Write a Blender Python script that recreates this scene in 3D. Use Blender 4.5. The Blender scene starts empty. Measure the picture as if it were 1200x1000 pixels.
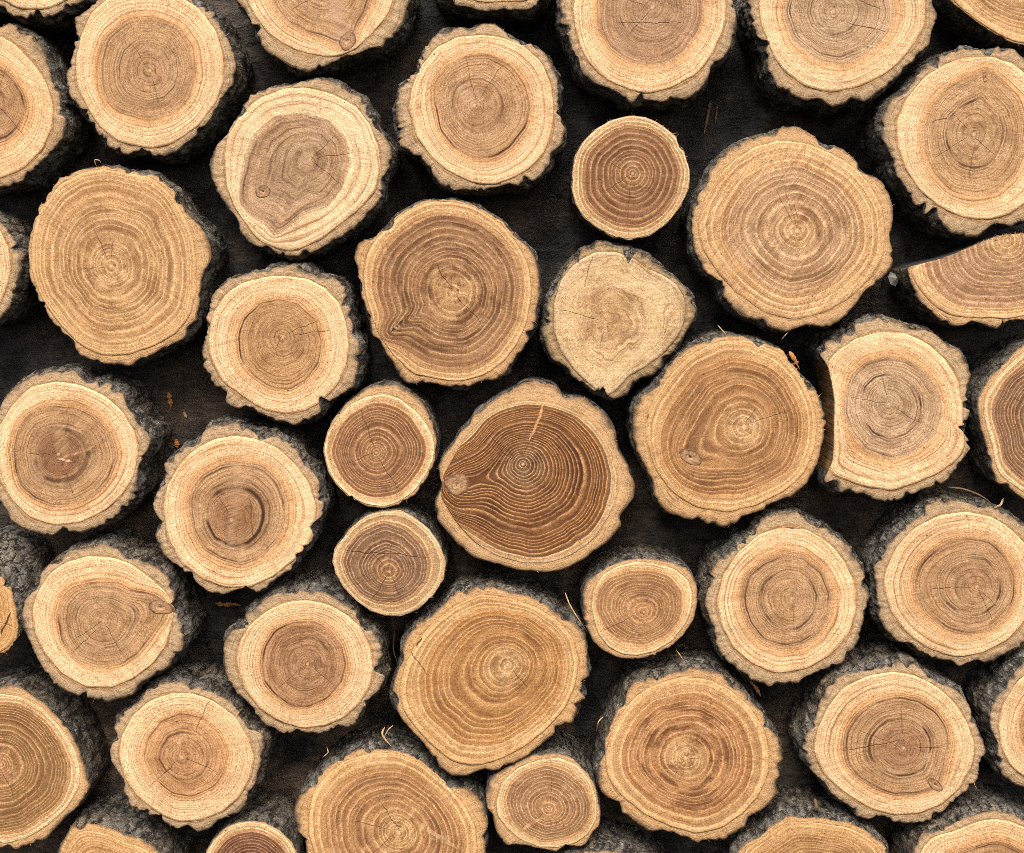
import bpy, math, random
import numpy as np

# ------------------------------------------------------------------ helpers
SC = bpy.context.scene
COL = SC.collection
DEPTH = 0.093            # length of the log slices, front face at y = 0
NA = 640                 # points round each log
CAM = (0.012, -1.6, 0.68)

def lin(c, k=1.0):
    out = []
    for v in c[:3]:
        v /= 255.0
        out.append((v / 12.92 if v <= .04045 else ((v + .055) / 1.055) ** 2.4) * k)
    return tuple(out)

ALB = 0.80               # share of the seen colour that is the wood's own albedo
def wc(c, tone=(1, 1, 1), m=1.0):
    r = lin(c, ALB * m)
    return (min(.85, r[0] * tone[0]), min(.8, r[1] * tone[1]), min(.75, r[2] * tone[2]), 1)

# --- vectorised gradient noise
_rng = np.random.RandomState(7)
_perm = _rng.permutation(256); _perm = np.concatenate([_perm, _perm, _perm])
_grad = _rng.normal(size=(256, 3)); _grad /= np.linalg.norm(_grad, axis=1)[:, None]
def noise3(p):
    p = np.asarray(p, float)
    i = np.floor(p).astype(int); f = p - i; i &= 255
    u = f * f * f * (f * (f * 6 - 15) + 10)
    out = 0
    for dx in (0, 1):
        wx = u[..., 0] if dx else 1 - u[..., 0]
        for dy in (0, 1):
            wy = u[..., 1] if dy else 1 - u[..., 1]
            for dz in (0, 1):
                wz = u[..., 2] if dz else 1 - u[..., 2]
                h = _perm[_perm[_perm[(i[..., 0] + dx) & 255] + ((i[..., 1] + dy) & 255)] + ((i[..., 2] + dz) & 255)]
                g = _grad[h]
                d = g[..., 0] * (f[..., 0] - dx) + g[..., 1] * (f[..., 1] - dy) + g[..., 2] * (f[..., 2] - dz)
                out = out + wx * wy * wz * d
    return out * 1.5
def fbm(p, octaves=4, gain=.5):
    p = np.asarray(p, float); a = 1.0; s = 0
    for o in range(octaves):
        s = s + a * noise3(p * 2 ** o + o * 17.3); a *= gain
    return s

def smooth_ring(r, sig):
    if sig <= 0: return r
    sig = sig * NA / 420
    k = np.arange(-int(4 * sig) - 1, int(4 * sig) + 2)
    w = np.exp(-.5 * (k / sig) ** 2); w /= w.sum()
    out = np.zeros_like(r)
    for a, b in zip(k, w): out += b * np.roll(r, a)
    return out

TH = np.arange(NA) * 2 * np.pi / NA
def contour(pts, c, sig):
    """radius round c of a closed outline, for NA rays"""
    q = np.array(pts, float) - c
    # walk the outline edge by edge and intersect with each ray (largest hit)
    a = q; b = np.roll(q, -1, axis=0)
    d = np.stack([np.cos(TH), np.sin(TH)], 1)
    e = b - a
    den = d[:, None, 0] * e[None, :, 1] - d[:, None, 1] * e[None, :, 0]
    den = np.where(np.abs(den) < 1e-9, 1e-9, den)
    t = (a[None, :, 0] * e[None, :, 1] - a[None, :, 1] * e[None, :, 0]) / den
    s = (a[None, :, 0] * d[:, None, 1] - a[None, :, 1] * d[:, None, 0]) / den
    ok = (s >= -1e-6) & (s <= 1 + 1e-6) & (t > 0)
    r = np.where(ok, t, 0).max(axis=1)
    bad = r <= 0
    if bad.any(): r[bad] = np.interp(TH[bad], TH[~bad], r[~bad])
    return smooth_ring(r, sig)

def mesh_obj(name, verts, faces, mats, parent=None, smooth=True, attrs=None, mat_idx=None, loc=None):
    verts = np.asarray(verts, np.float32)
    me = bpy.data.meshes.new(name)
    quads = np.asarray(faces, np.int32)
    me.vertices.add(len(verts)); me.vertices.foreach_set('co', verts.ravel())
    k = quads.shape[1]
    me.loops.add(quads.size); me.loops.foreach_set('vertex_index', quads.ravel())
    me.polygons.add(len(quads))
    me.polygons.foreach_set('loop_start', np.arange(0, quads.size, k, dtype=np.int32))
    if mat_idx is not None: me.polygons.foreach_set('material_index', np.asarray(mat_idx, np.int32))
    for m in mats: me.materials.append(m)
    for an, (ty, data) in (attrs or {}).items():
        at = me.attributes.new(an, ty, 'POINT')
        at.data.foreach_set('value' if ty == 'FLOAT' else 'vector', np.asarray(data, np.float32).ravel())
    me.update(calc_edges=True); me.validate()
    me.polygons.foreach_set('use_smooth', np.full(len(me.polygons), smooth))
    o = bpy.data.objects.new(name, me); COL.objects.link(o)
    if parent: o.parent = parent
    if loc is not None: o.location = loc
    return o

def grid_faces(rows, n, closed=True, off=0):
    """quads between successive rings of n points"""
    i = np.arange(rows - 1)[:, None]; j = np.arange(n if closed else n - 1)[None, :]
    a = i * n + j; b = i * n + (j + 1) % n
    return (np.stack([a, b, b + n, a + n], -1).reshape(-1, 4)) + off

# ------------------------------------------------------------------ node helper
class NT:
    def __init__(s, name):
        s.m = bpy.data.materials.new(name); s.m.use_nodes = True
        s.t = s.m.node_tree; s.t.nodes.clear()
        s.out = s.n('ShaderNodeOutputMaterial'); s.b = s.n('ShaderNodeBsdfPrincipled')
        s.t.links.new(s.b.outputs[0], s.out.inputs[0])
    def n(s, ty, **kw):
        x = s.t.nodes.new(ty)
        for k, v in kw.items(): setattr(x, k, v)
        return x
    def put(s, sock, v):
        if hasattr(v, 'is_output'): s.t.links.new(v, sock)
        elif v is not None:
            if hasattr(sock.default_value, '__len__') and not hasattr(v, '__len__'): v = (v,) * len(sock.default_value)
            sock.default_value = v
    def math(s, op, a, b=None, c=None, clamp=False):
        x = s.n('ShaderNodeMath', operation=op, use_clamp=clamp)
        s.put(x.inputs[0], a)
        if b is not None: s.put(x.inputs[1], b)
        if c is not None: s.put(x.inputs[2], c)
        return x.outputs[0]
    def vmath(s, op, a, b=None, scale=None):
        x = s.n('ShaderNodeVectorMath', operation=op)
        s.put(x.inputs[0], a)
        if b is not None: s.put(x.inputs[1], b)
        if scale is not None: s.put(x.inputs['Scale'], scale)
        return x.outputs['Value'] if op in ('DOT_PRODUCT', 'LENGTH', 'DISTANCE') else x.outputs[0]
    def comb(s, x, y, z):
        c = s.n('ShaderNodeCombineXYZ')
        for i, v in enumerate((x, y, z)): s.put(c.inputs[i], v)
        return c.outputs[0]
    def noise(s, vec, scale=1.0, detail=2.0, rough=.5, dim='3D', w=None):
        x = s.n('ShaderNodeTexNoise', noise_dimensions=dim)
        if vec is not None and dim != '1D': s.put(x.inputs['Vector'], vec)
        if w is not None: s.put(x.inputs['W'], w)
        s.put(x.inputs['Scale'], scale); s.put(x.inputs['Detail'], detail); s.put(x.inputs['Roughness'], rough)
        return x.outputs['Fac']
    def ramp(s, fac, stops, interp='LINEAR'):
        x = s.n('ShaderNodeValToRGB'); cr = x.color_ramp; cr.interpolation = interp
        stops = sorted(stops, key=lambda q: q[0])
        while len(cr.elements) < len(stops): cr.elements.new(.5)
        while len(cr.elements) > len(stops): cr.elements.remove(cr.elements[-1])
        for e, (p, c) in zip(cr.elements, stops):
            e.position = min(1, max(0, p)); e.color = c if hasattr(c, '__len__') else (c, c, c, 1)
        s.put(x.inputs[0], fac)
        return x.outputs[0], x.outputs[1]
    def mix(s, f, a, b, mode='MIX'):
        x = s.n('ShaderNodeMix', data_type='RGBA', blend_type=mode)
        s.put(x.inputs[0], f); s.put(x.inputs[6], a); s.put(x.inputs[7], b)
        return x.outputs[2]
    def rng(s, v, a, b, c, d):
        x = s.n('ShaderNodeMapRange')
        for i, q in enumerate((v, a, b, c, d)): s.put(x.inputs[i], q)
        return x.outputs[0]
    def attr(s, name):
        x = s.n('ShaderNodeAttribute', attribute_name=name)
        return x
    def bump(s, h, strength, dist, prev=None):
        x = s.n('ShaderNodeBump'); s.put(x.inputs['Strength'], strength); s.put(x.inputs['Distance'], dist)
        s.put(x.inputs['Height'], h)
        if prev is not None: s.put(x.inputs['Normal'], prev)
        return x.outputs[0]
    def segment(s, pos, p0, p1, w, wob, soft=0):
        """mask of a thin line on the xz face from p0 to p1 (metres, local)"""
        d = np.array([p1[0] - p0[0], p1[1] - p0[1]]); l = np.hypot(*d); d /= l
        rel = s.vmath('SUBTRACT', pos, (p0[0], 0, p0[1]))
        u = s.vmath('DOT_PRODUCT', rel, (d[0], 0, d[1]))
        v = s.vmath('DOT_PRODUCT', rel, (-d[1], 0, d[0]))
        v = s.math('ADD', v, s.math('MULTIPLY', s.math('SUBTRACT', wob, .5), .009))
        mid = s.math('ABSOLUTE', s.math('SUBTRACT', s.math('DIVIDE', u, l), .5))
        prof = s.rng(mid, .32, .5, 1, 0)
        ww = s.math('MULTIPLY', prof, w)
        return s.math('MULTIPLY', s.rng(s.math('SUBTRACT', s.math('ABSOLUTE', v), ww), -.0003 - soft, .0004 + soft, 1, 0), s.math('GREATER_THAN', prof, .02))

# ------------------------------------------------------------------ materials
KIND = {
 # core, heart, heart edge, inner sapwood, sapwood, cambium edge
 'A': dict(core=(194,157,117), heart=(198,162,121), hedge=(202,163,120), sapin=(226,178,126), sap=(243,207,161), edge=(248,218,174), con=.55),
 'B': dict(core=(226,190,142), heart=(214,174,126), hedge=(214,172,122), sapin=(224,184,134), sap=(231,193,144), edge=(228,188,138), con=1.),
 'C': dict(core=(202,163,121), heart=(178,138,102), hedge=(184,142,103), sapin=(224,184,136), sap=(238,206,160), edge=(240,210,165), con=1.),
 'D': dict(core=(206,170,122), heart=(222,190,144), hedge=(222,190,144), sapin=(226,196,150), sap=(216,188,146), edge=(206,180,142), con=.5),
}
def wood_material(L, loc):
    K = dict(KIND[L['kind']]); kind = L['kind']
    sd = L['n'] * 13.7
    tone = tuple((1 + v) / 2 for v in L.get('tone', (1, 1, 1)))
    if 'heartc' in L:
        h = tuple(min(255, v * k) for v, k in zip(L['heartc'], (1.14, 1.14, 1.14) if kind == 'A' else (1.17, 1.22, 1.38) if kind == 'B' else (1.15, 1.27, 1.36))); h = (h[0], min(255, h[1] * 1.02), min(255, h[2] * 1.05)) if kind == 'A' else h; K['heart'] = h; K['hedge'] = tuple(min(255, v * 1.04) for v in h)
        if kind == 'A': K['core'] = tuple(v * .97 for v in h)
    if 'corec' in L: K['core'] = tuple(v * 1.1 for v in L['corec'])
    if 'sapc' in L: K['sap'] = L['sapc']
    if 'sapinc' in L: K['sapin'] = L['sapinc']
    C = {k: wc(v, tone) for k, v in K.items() if k != 'con'}
    th = L['_th']
    N = NT('cut_wood')
    t0 = N.attr('ring').outputs['Fac']; dr = N.attr('dir').outputs['Vector']
    pos = N.n('ShaderNodeTexCoord').outputs['Object']
    wp = N.vmath('ADD', pos, (sd, sd * .37, -sd))
    wob = N.noise(N.vmath('ADD', N.vmath('SCALE', dr, scale=1.6), N.comb(sd, 0, N.math('MULTIPLY', t0, 4))), 1, 3)
    fine = N.noise(wp, 170, 2)
    wamp = (.05 if kind in 'AD' else .03) * L.get('warp', 1)
    tw = N.math('ADD', t0, N.math('MULTIPLY', N.math('MULTIPLY', N.math('SUBTRACT', wob, .5), wamp), N.rng(t0, 0, .45, .15, 1)))
    tw = N.math('ADD', tw, N.math('MULTIPLY', N.math('SUBTRACT', fine, .5), (.010 if kind in 'AD' else .0055 if kind == 'B' else .0035) * L.get('grain', 1)))
    # --- broad colour by ring position
    if kind == 'C' or kind == 'B':
        st = [(0, C['core']), (.16, C['core']), (th * .42, C['heart']), (th * .9, C['heart']), (th * .985, C['hedge']), (th * 1.03, C['sapin']), (min(.97, th + (1 - th) * .5), C['sap']), (1, C['edge'])]
    elif kind == 'A':
        st = [(0, C['core']), (th * .35, C['core']), (th * .6, C['heart']), (th * .95, C['hedge']), (th * 1.03, C['sapin']), (th + (1 - th) * .45, C['sap']), (.97, C['sap']), (1, C['sap'])]
    else:
        st = [(0, C['core']), (.5, C['heart']), (.8, C['sapin']), (.93, C['sap']), (1, C['edge'])]
    base, _ = N.ramp(tw, st)
    # heart patches: darker, redder stain fed by slow noise (true discoloration of the heartwood)
    inh = N.rng(tw, th * .86, th * 1.06, 1, 0)
    blot = N.noise(N.vmath('ADD', N.vmath('SCALE', dr, scale=1.25), N.comb(sd, N.math('MULTIPLY', tw, 7), sd * .7)), 1, 5, .62)
    stn = L.get('stain', .38 if kind == 'A' else .62 if kind == 'B' else .5)
    bm = N.math('MULTIPLY', N.math('MULTIPLY', N.rng(blot, .47, .60, 0, 1), inh), stn)
    base = N.mix(bm, base, N.mix(1, base, (.42, .315, .24, 1), 'MULTIPLY'))
    bl2 = N.noise(N.vmath('SCALE', wp, scale=22), 1, 4, .55)
    base = N.mix(1, base, N.ramp(bl2, [(.3, (.86, .83, .79, 1)), (.5, (1, 1, 1, 1)), (.7, (1.0, 1.02, 1.06, 1))])[0], 'MULTIPLY')
    # orange seepage at the heart / sapwood border of the pale logs
    # --- yearly rings
    nr = L.get('nring', 24 if kind == 'A' else 16)
    warp1 = N.noise(None, 3.2, 1, dim='1D', w=N.math('ADD', tw, sd))
    rp = random.Random(L['n'] * 7 + 1).uniform(.85, 1.35) if 'rp' not in L else L['rp']
    ph = N.math('MULTIPLY', N.math('ADD', N.math('POWER', N.math('MAXIMUM', tw, .0001), rp), N.math('MULTIPLY', N.math('SUBTRACT', warp1, .5), .22)), nr)
    fr = N.math('FRACT', N.math('ADD', ph, 40)); idn = N.math('FLOOR', ph)
    amp = N.noise(N.vmath('ADD', N.vmath('SCALE', dr, scale=.9), N.comb(0, sd, N.math('MULTIPLY', idn, 3.71))), 1, 2, .6)
    ampr = N.rng(amp, .36, .64, 0, 1)
    if kind == 'A' or kind == 'D':
        # thin dark lines, many faint and a few strong
        v, _ = N.ramp(fr, [(0, 1), (.10, .25), (.22, 0), (.55, .05), (.86, .5), (.95, 1), (1, 1)])
        st_ = N.math('MULTIPLY', N.math('MULTIPLY', v, N.math('POWER', ampr, 1.0)), N.rng(tw, .9, 1.0, .85, .2))
        col = N.mix(st_, base, N.mix(1, base, (.40, .27, .18, 1) if kind == 'A' else (.66, .54, .42, 1), 'MULTIPLY'))
        ring_h = N.math('MULTIPLY', v, -.5)
        # very fine lines in between
        f2 = N.noise(N.vmath('ADD', N.vmath('SCALE', dr, scale=.8), N.comb(sd, 0, N.math('MULTIPLY', ph, 2.6))), 1, 2, .7)
        col = N.mix(1, col, N.ramp(f2, [(.3, (.60, .48, .36, 1)), (.47, (.97, .95, .92, 1)), (.72, (1.10, 1.12, 1.14, 1))])[0], 'MULTIPLY')
    else:
        dk = L.get('dark', .62 if kind == 'B' else .45) * (.88 if kind == 'B' else .85 if L['n'] == 26 else 1.2)
        v, _ = N.ramp(fr, [(0, 1), (.06, .92), (.17, .45), (.32, .12), (.55, .0), (.86, .0), (.93, .7), (1, 1)])
        con = N.rng(tw, .93, 1.0, 1, .25)
        darkc = N.mix(N.math('MULTIPLY', con, N.rng(ampr, 0, 1, .5 if kind == 'B' else .8, 1)), base, N.mix(1, base, (dk, dk * .84, dk * .70, 1), 'MULTIPLY'))
        lt = 1 + .32 * L.get('lite', 1) * (1.35 if kind == 'C' else 1)
        lightc = N.mix(N.math('MULTIPLY', inh, .62 if kind == 'C' else .4), N.mix(1, base, (lt, lt, lt * .98, 1), 'MULTIPLY'), wc((232, 182, 132) if kind == 'C' else (238, 202, 150), tone))
        brk = N.noise(wp, 210, 3, .65)
        vv = N.math('MULTIPLY', N.math('MULTIPLY', v, N.rng(amp, .3, .6, .5, 1)), N.rng(brk, .36, .56, .45, 1))
        vv = N.math('ADD', N.math('MULTIPLY', vv, .82 if kind == 'B' else .95), .10 if kind == 'B' else 0)
        col = N.mix(vv, darkc, lightc)
        ring_h = v
        f2 = N.noise(N.vmath('ADD', N.vmath('SCALE', dr, scale=.8), N.comb(sd, 0, N.math('MULTIPLY', ph, 3.2))), 1, 2, .7)
        col = N.mix(1, col, N.ramp(f2, [(.3, (.70, .62, .52, 1)), (.5, (1, 1, 1, 1)), (.72, (1.07, 1.08, 1.08, 1))])[0], 'MULTIPLY')
    # --- single strong dark rings
    for i, (p, w, s_) in enumerate(L.get('rings', [])):
        dev = N.math('ABSOLUTE', N.math('SUBTRACT', tw, p))
        line = N.rng(dev, w * .25, w * .85, 1, 0)
        line2 = N.math('MULTIPLY', N.rng(N.math('ABSOLUTE', N.math('SUBTRACT', tw, p + w * 1.6)), w * .1, w * .4, .6, 0), 1)
        am = N.noise(N.vmath('ADD', N.vmath('SCALE', dr, scale=.9), (sd, i * 5.1, sd)), 1, 2, .55)
        am = N.math('MULTIPLY', N.rng(am, .42, .58, .06, 1), min(1, s_ * 1.1))
        m_ = N.math('MULTIPLY', N.math('MAXIMUM', line, line2), am)
        col = N.mix(m_, col, N.mix(1, col, (.17, .125, .115, 1), 'MULTIPLY'))
    # --- rays, pores, fibres, saw lines
    ray = N.noise(N.vmath('ADD', N.vmath('SCALE', dr, scale=26), N.comb(sd, 0, N.math('MULTIPLY', t0, 5))), 1, 2, .6)
    col = N.mix(.55, col, N.ramp(ray, [(.34, (.80, .76, .72, 1)), (.5, (1, 1, 1, 1)), (.68, (1.10, 1.10, 1.10, 1))])[0], 'MULTIPLY')
    por = N.noise(wp, 760, 2, .7)
    col = N.mix(.7, col, N.ramp(por, [(.29, (.30, .21, .14, 1)), (.42, (.84, .79, .72, 1)), (.53, (1.04, 1.04, 1.04, 1)), (.68, (1.45, 1.5, 1.6, 1))])[0], 'MULTIPLY')
    big = N.noise(wp, 190, 3, .6)
    col = N.mix(.45, col, N.ramp(big, [(.32, (.74, .69, .62, 1)), (.5, (1, 1, 1, 1)), (.7, (1.14, 1.14, 1.14, 1))])[0], 'MULTIPLY')
    rnd = random.Random(L['n'])
    ang = rnd.uniform(-.9, .9) if not L.get('scratch') else .95
    sv = N.vmath('DOT_PRODUCT', wp, (-math.sin(ang), 0, math.cos(ang)))
    su = N.vmath('DOT_PRODUCT', wp, (math.cos(ang), 0, math.sin(ang)))
    saw = N.noise(N.comb(N.math('MULTIPLY', su, 14), N.math('MULTIPLY', sv, 330), sd), 1, 3, .6)
    sk = .30 + .5 * L.get('scratch', rnd.choice([0, 0, .12, .25]))
    band = N.noise(N.comb(N.math('MULTIPLY', su, 3), N.math('MULTIPLY', sv, 75), sd), 1, 2, .5)
    col = N.mix(.5, col, N.ramp(band, [(.35, (.88, .86, .84, 1)), (.6, (1.04, 1.04, 1.04, 1))])[0], 'MULTIPLY')
    col = N.mix(sk, col, N.ramp(saw, [(.33, (.72, .68, .63, 1)), (.5, (1, 1, 1, 1)), (.66, (1.2, 1.2, 1.2, 1)), (.75, (1.4, 1.42, 1.45, 1))])[0], 'MULTIPLY')
    # pale smeared patches where the saw has burnished the fibres
    sm = N.noise(N.vmath('ADD', N.vmath('SCALE', dr, scale=2.2), N.vmath('SCALE', wp, scale=30)), 1, 2, .5)
    smm = N.math('MULTIPLY', N.rng(sm, .60, .72, 0, L.get('smear', .10)), N.rng(saw, .35, .6, .3, 1))
    col = N.mix(smm, col, wc((222, 190, 152), tone))
    # dark insect specks
    spk = N.n('ShaderNodeTexVoronoi', voronoi_dimensions='3D'); N.put(spk.inputs['Vector'], wp); N.put(spk.inputs['Scale'], 85)
    rare = N.math('GREATER_THAN', N.vmath('DOT_PRODUCT', spk.outputs['Color'], (1, 0, 0)), .93)
    sp = N.math('MULTIPLY', N.rng(spk.outputs['Distance'], .06, .12, 1, 0), rare)
    col = N.mix(N.math('MULTIPLY', sp, .8), col, (.045, .03, .022, 1))
    # pale pith dot
    col = N.mix(N.rng(t0, .012, .03, .55, 0), col, wc((232, 198, 150), tone))
    h = N.math('ADD', N.math('MULTIPLY', por, .55), N.math('MULTIPLY', ring_h, .28))
    h = N.math('ADD', h, N.math('MULTIPLY', saw, .55 + L.get('scratch', 0)))
    h = N.math('ADD', h, N.math('MULTIPLY', big, .5))
    wl = N.noise(wp, 45, 3, .6)
    for (a, b, w) in L.get('cracks', []):
        m_ = N.segment(pos, (a[0], a[1]), (b[0], b[1]), w * .00062, wl)
        col = N.mix(N.math('MULTIPLY', m_, .9 if w > 1 else .55), col, (.022, .014, .009, 1) if w > 1 else (.07, .04, .022, 1))
        h = N.math('SUBTRACT', h, N.math('MULTIPLY', m_, 1.5))
    for a, b, w, sc, so_ in L.get('streaks', []):
        m_ = N.segment(pos, a, b, w * .001, wl, w * .0005 if w > 3 else 0)
        col = N.mix(N.math('MULTIPLY', N.math('MULTIPLY', m_, N.rng(saw, .35, .6, .45, 1)), so_), col, N.mix(1, wc(sc), N.ramp(saw, [(.33, (.7, .66, .6, 1)), (.6, (1.1, 1.1, 1.1, 1))])[0], 'MULTIPLY'))
    N.put(N.b.inputs['Base Color'], col)
    N.put(N.b.inputs['Roughness'], .72); N.put(N.b.inputs['Specular IOR Level'], .22)
    N.put(N.b.inputs['Normal'], N.bump(h, .55, .0009))
    return N.m

def rim_material(L):
    """the sawn edge of the bark: tan layered phloem, greyer outside"""
    N = NT('cut_bark'); sd = L['n'] * 5.3
    w = N.attr('ring').outputs['Fac']
    pos = N.vmath('ADD', N.n('ShaderNodeTexCoord').outputs['Object'], (sd, 0, sd))
    dr = N.attr('dir').outputs['Vector']
    tone = L.get('tone', (1, 1, 1)); tone = tuple((1 + v) / 2 for v in tone)
    nz = N.noise(pos, 60, 4, .6)
    ww = N.math('ADD', w, N.math('MULTIPLY', N.math('SUBTRACT', nz, .5), .5))
    if L['kind'] == 'A':
        st = [(0, wc((190, 150, 102), tone)), (.10, wc((166, 130, 88), tone)), (.24, wc((190, 161, 124), tone)), (.6, wc((184, 157, 122), tone)), (.85, wc((170, 142, 108), tone)), (1.05, wc((104, 86, 66), tone))]
    elif L['kind'] == 'D':
        st = [(0, wc((150, 122, 86), tone)), (.4, wc((178, 150, 110), tone)), (1, wc((120, 102, 80), tone))]
    else:
        st = [(0, wc((186, 146, 98), tone)), (.2, wc((206, 167, 120), tone)), (.7, wc((194, 157, 114), tone)), (1, wc((118, 94, 66), tone))]
    col, _ = N.ramp(ww, st)
    lay = N.noise(N.vmath('ADD', N.vmath('SCALE', dr, scale=5), N.comb(sd, 0, N.math('MULTIPLY', w, 8))), 1, 4, .65)
    col = N.mix(.9, col, N.ramp(lay, [(.3, (.50, .42, .34, 1)), (.46, (1, 1, 1, 1)), (.7, (1.15, 1.15, 1.15, 1))])[0], 'MULTIPLY')
    gr = N.noise(pos, 600, 3, .7)
    col = N.mix(.9, col, N.ramp(gr, [(.3, (.6, .54, .46, 1)), (.48, (1, 1, 1, 1)), (.7, (1.2, 1.2, 1.22, 1))])[0], 'MULTIPLY')
    dirt = N.noise(pos, 33, 4, .65)
    col = N.mix(N.math('MULTIPLY', N.rng(dirt, .52, .66, 0, .85), N.rng(w, .35, .9, 0, 1)), col, (.05, .042, .036, 1))
    N.put(N.b.inputs['Base Color'], col)
    N.put(N.b.inputs['Roughness'], .85); N.put(N.b.inputs['Specular IOR Level'], .15)
    h = N.math('ADD', N.math('ADD', gr, lay), N.math('MULTIPLY', nz, 2))
    N.put(N.b.inputs['Normal'], N.bump(h, .7, .0013))
    return N.m

def bark_material():
    N = NT('rough_bark')
    pos = N.n('ShaderNodeNewGeometry').outputs['Position']
    st = N.vmath('MULTIPLY', pos, (1, .6, 1))
    a = N.noise(st, 95, 6, .72); b = N.noise(pos, 420, 3, .7); c = N.noise(pos, 18, 3, .5)
    rg = N.noise(N.vmath('ADD', N.vmath('MULTIPLY', pos, (1, .30, 1)), N.vmath('SCALE', N.comb(b, a, c), scale=.012)), 75, 3, .55)
    crk = N.rng(N.math('ABSOLUTE', N.math('SUBTRACT', rg, .5)), .004, .035, 0, 1)
    col, _ = N.ramp(a, [(.32, (.030, .026, .021, 1)), (.45, (.105, .094, .078, 1)), (.56, (.175, .160, .132, 1)), (.72, (.30, .275, .225, 1))])
    col = N.mix(N.rng(c, .46, .66, 0, .6), col, N.mix(1, col, (.95, .74, .50, 1), 'MULTIPLY'))
    col = N.mix(1, col, N.ramp(b, [(.3, (.35, .35, .34, 1)), (.5, (1, 1, 1, 1)), (.68, (1.8, 1.8, 1.75, 1))])[0], 'MULTIPLY')
    col = N.mix(1, col, N.ramp(crk, [(0, (.22, .2, .18, 1)), (1, (1, 1, 1, 1))])[0], 'MULTIPLY')
    N.put(N.b.inputs['Base Color'], col)
    N.put(N.b.inputs['Roughness'], .8); N.put(N.b.inputs['Specular IOR Level'], .25)
    h = N.math('ADD', N.math('ADD', N.math('MULTIPLY', a, 2), N.math('MULTIPLY', b, .6)), N.math('MULTIPLY', crk, .8))
    N.put(N.b.inputs['Normal'], N.bump(h, .9, .004))
    return N.m

def split_material(c):
    N = NT('split_wood')
    pos = N.n('ShaderNodeNewGeometry').outputs['Position']
    a = N.noise(N.vmath('MULTIPLY', pos, (420, 14, 420)), 1, 4, .6)
    b = N.noise(pos, 60, 3, .6)
    col, _ = N.ramp(a, [(.3, wc(c, m=.35)), (.5, wc(c)), (.7, wc(c, m=1.7))])
    col = N.mix(.6, col, N.ramp(b, [(.35, (.5, .46, .42, 1)), (.55, (1, 1, 1, 1))])[0], 'MULTIPLY')
    N.put(N.b.inputs['Base Color'], col); N.put(N.b.inputs['Roughness'], .7)
    N.put(N.b.inputs['Normal'], N.bump(a, .7, .0015))
    return N.m

def knot_material(n):
    N = NT('knot_wood'); sd = n * 3.1
    t = N.attr('ring').outputs['Fac']
    pos = N.vmath('ADD', N.n('ShaderNodeTexCoord').outputs['Object'], (sd, 0, sd))
    w = N.noise(pos, 150, 4, .65)
    tw = N.math('ADD', t, N.math('MULTIPLY', N.math('SUBTRACT', w, .5), .75))
    col, _ = N.ramp(tw, [(0, wc((70, 50, 36))), (.10, wc((168, 130, 92))), (.28, wc((196, 156, 112))), (.30 + .03 * (n % 5), wc((150, 110, 74))), (.5 + .02 * (n % 4), wc((178, 138, 96))), (.72, wc((160, 120, 82))), (.88, wc((88, 60, 40))), (1.0, wc((150, 110, 74)))])
    g = N.noise(pos, 480, 3, .7)
    col = N.mix(.7, col, N.ramp(g, [(.3, (.6, .55, .5, 1)), (.5, (1, 1, 1, 1)), (.7, (1.25, 1.25, 1.25, 1))])[0], 'MULTIPLY')
    N.put(N.b.inputs['Base Color'], col); N.put(N.b.inputs['Roughness'], .7)
    N.put(N.b.inputs['Normal'], N.bump(N.math('ADD', g, N.math('MULTIPLY', tw, 3)), .7, .001))
    return N.m

def fibre_material(c):
    N = NT('wood_fibre')
    pos = N.n('ShaderNodeNewGeometry').outputs['Position']
    a = N.noise(pos, 300, 2)
    col, _ = N.ramp(a, [(.3, wc(c, m=.5)), (.6, wc(c)), (.8, wc(c, m=1.3))])
    N.put(N.b.inputs['Base Color'], col); N.put(N.b.inputs['Roughness'], .75)
    return N.m

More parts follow.
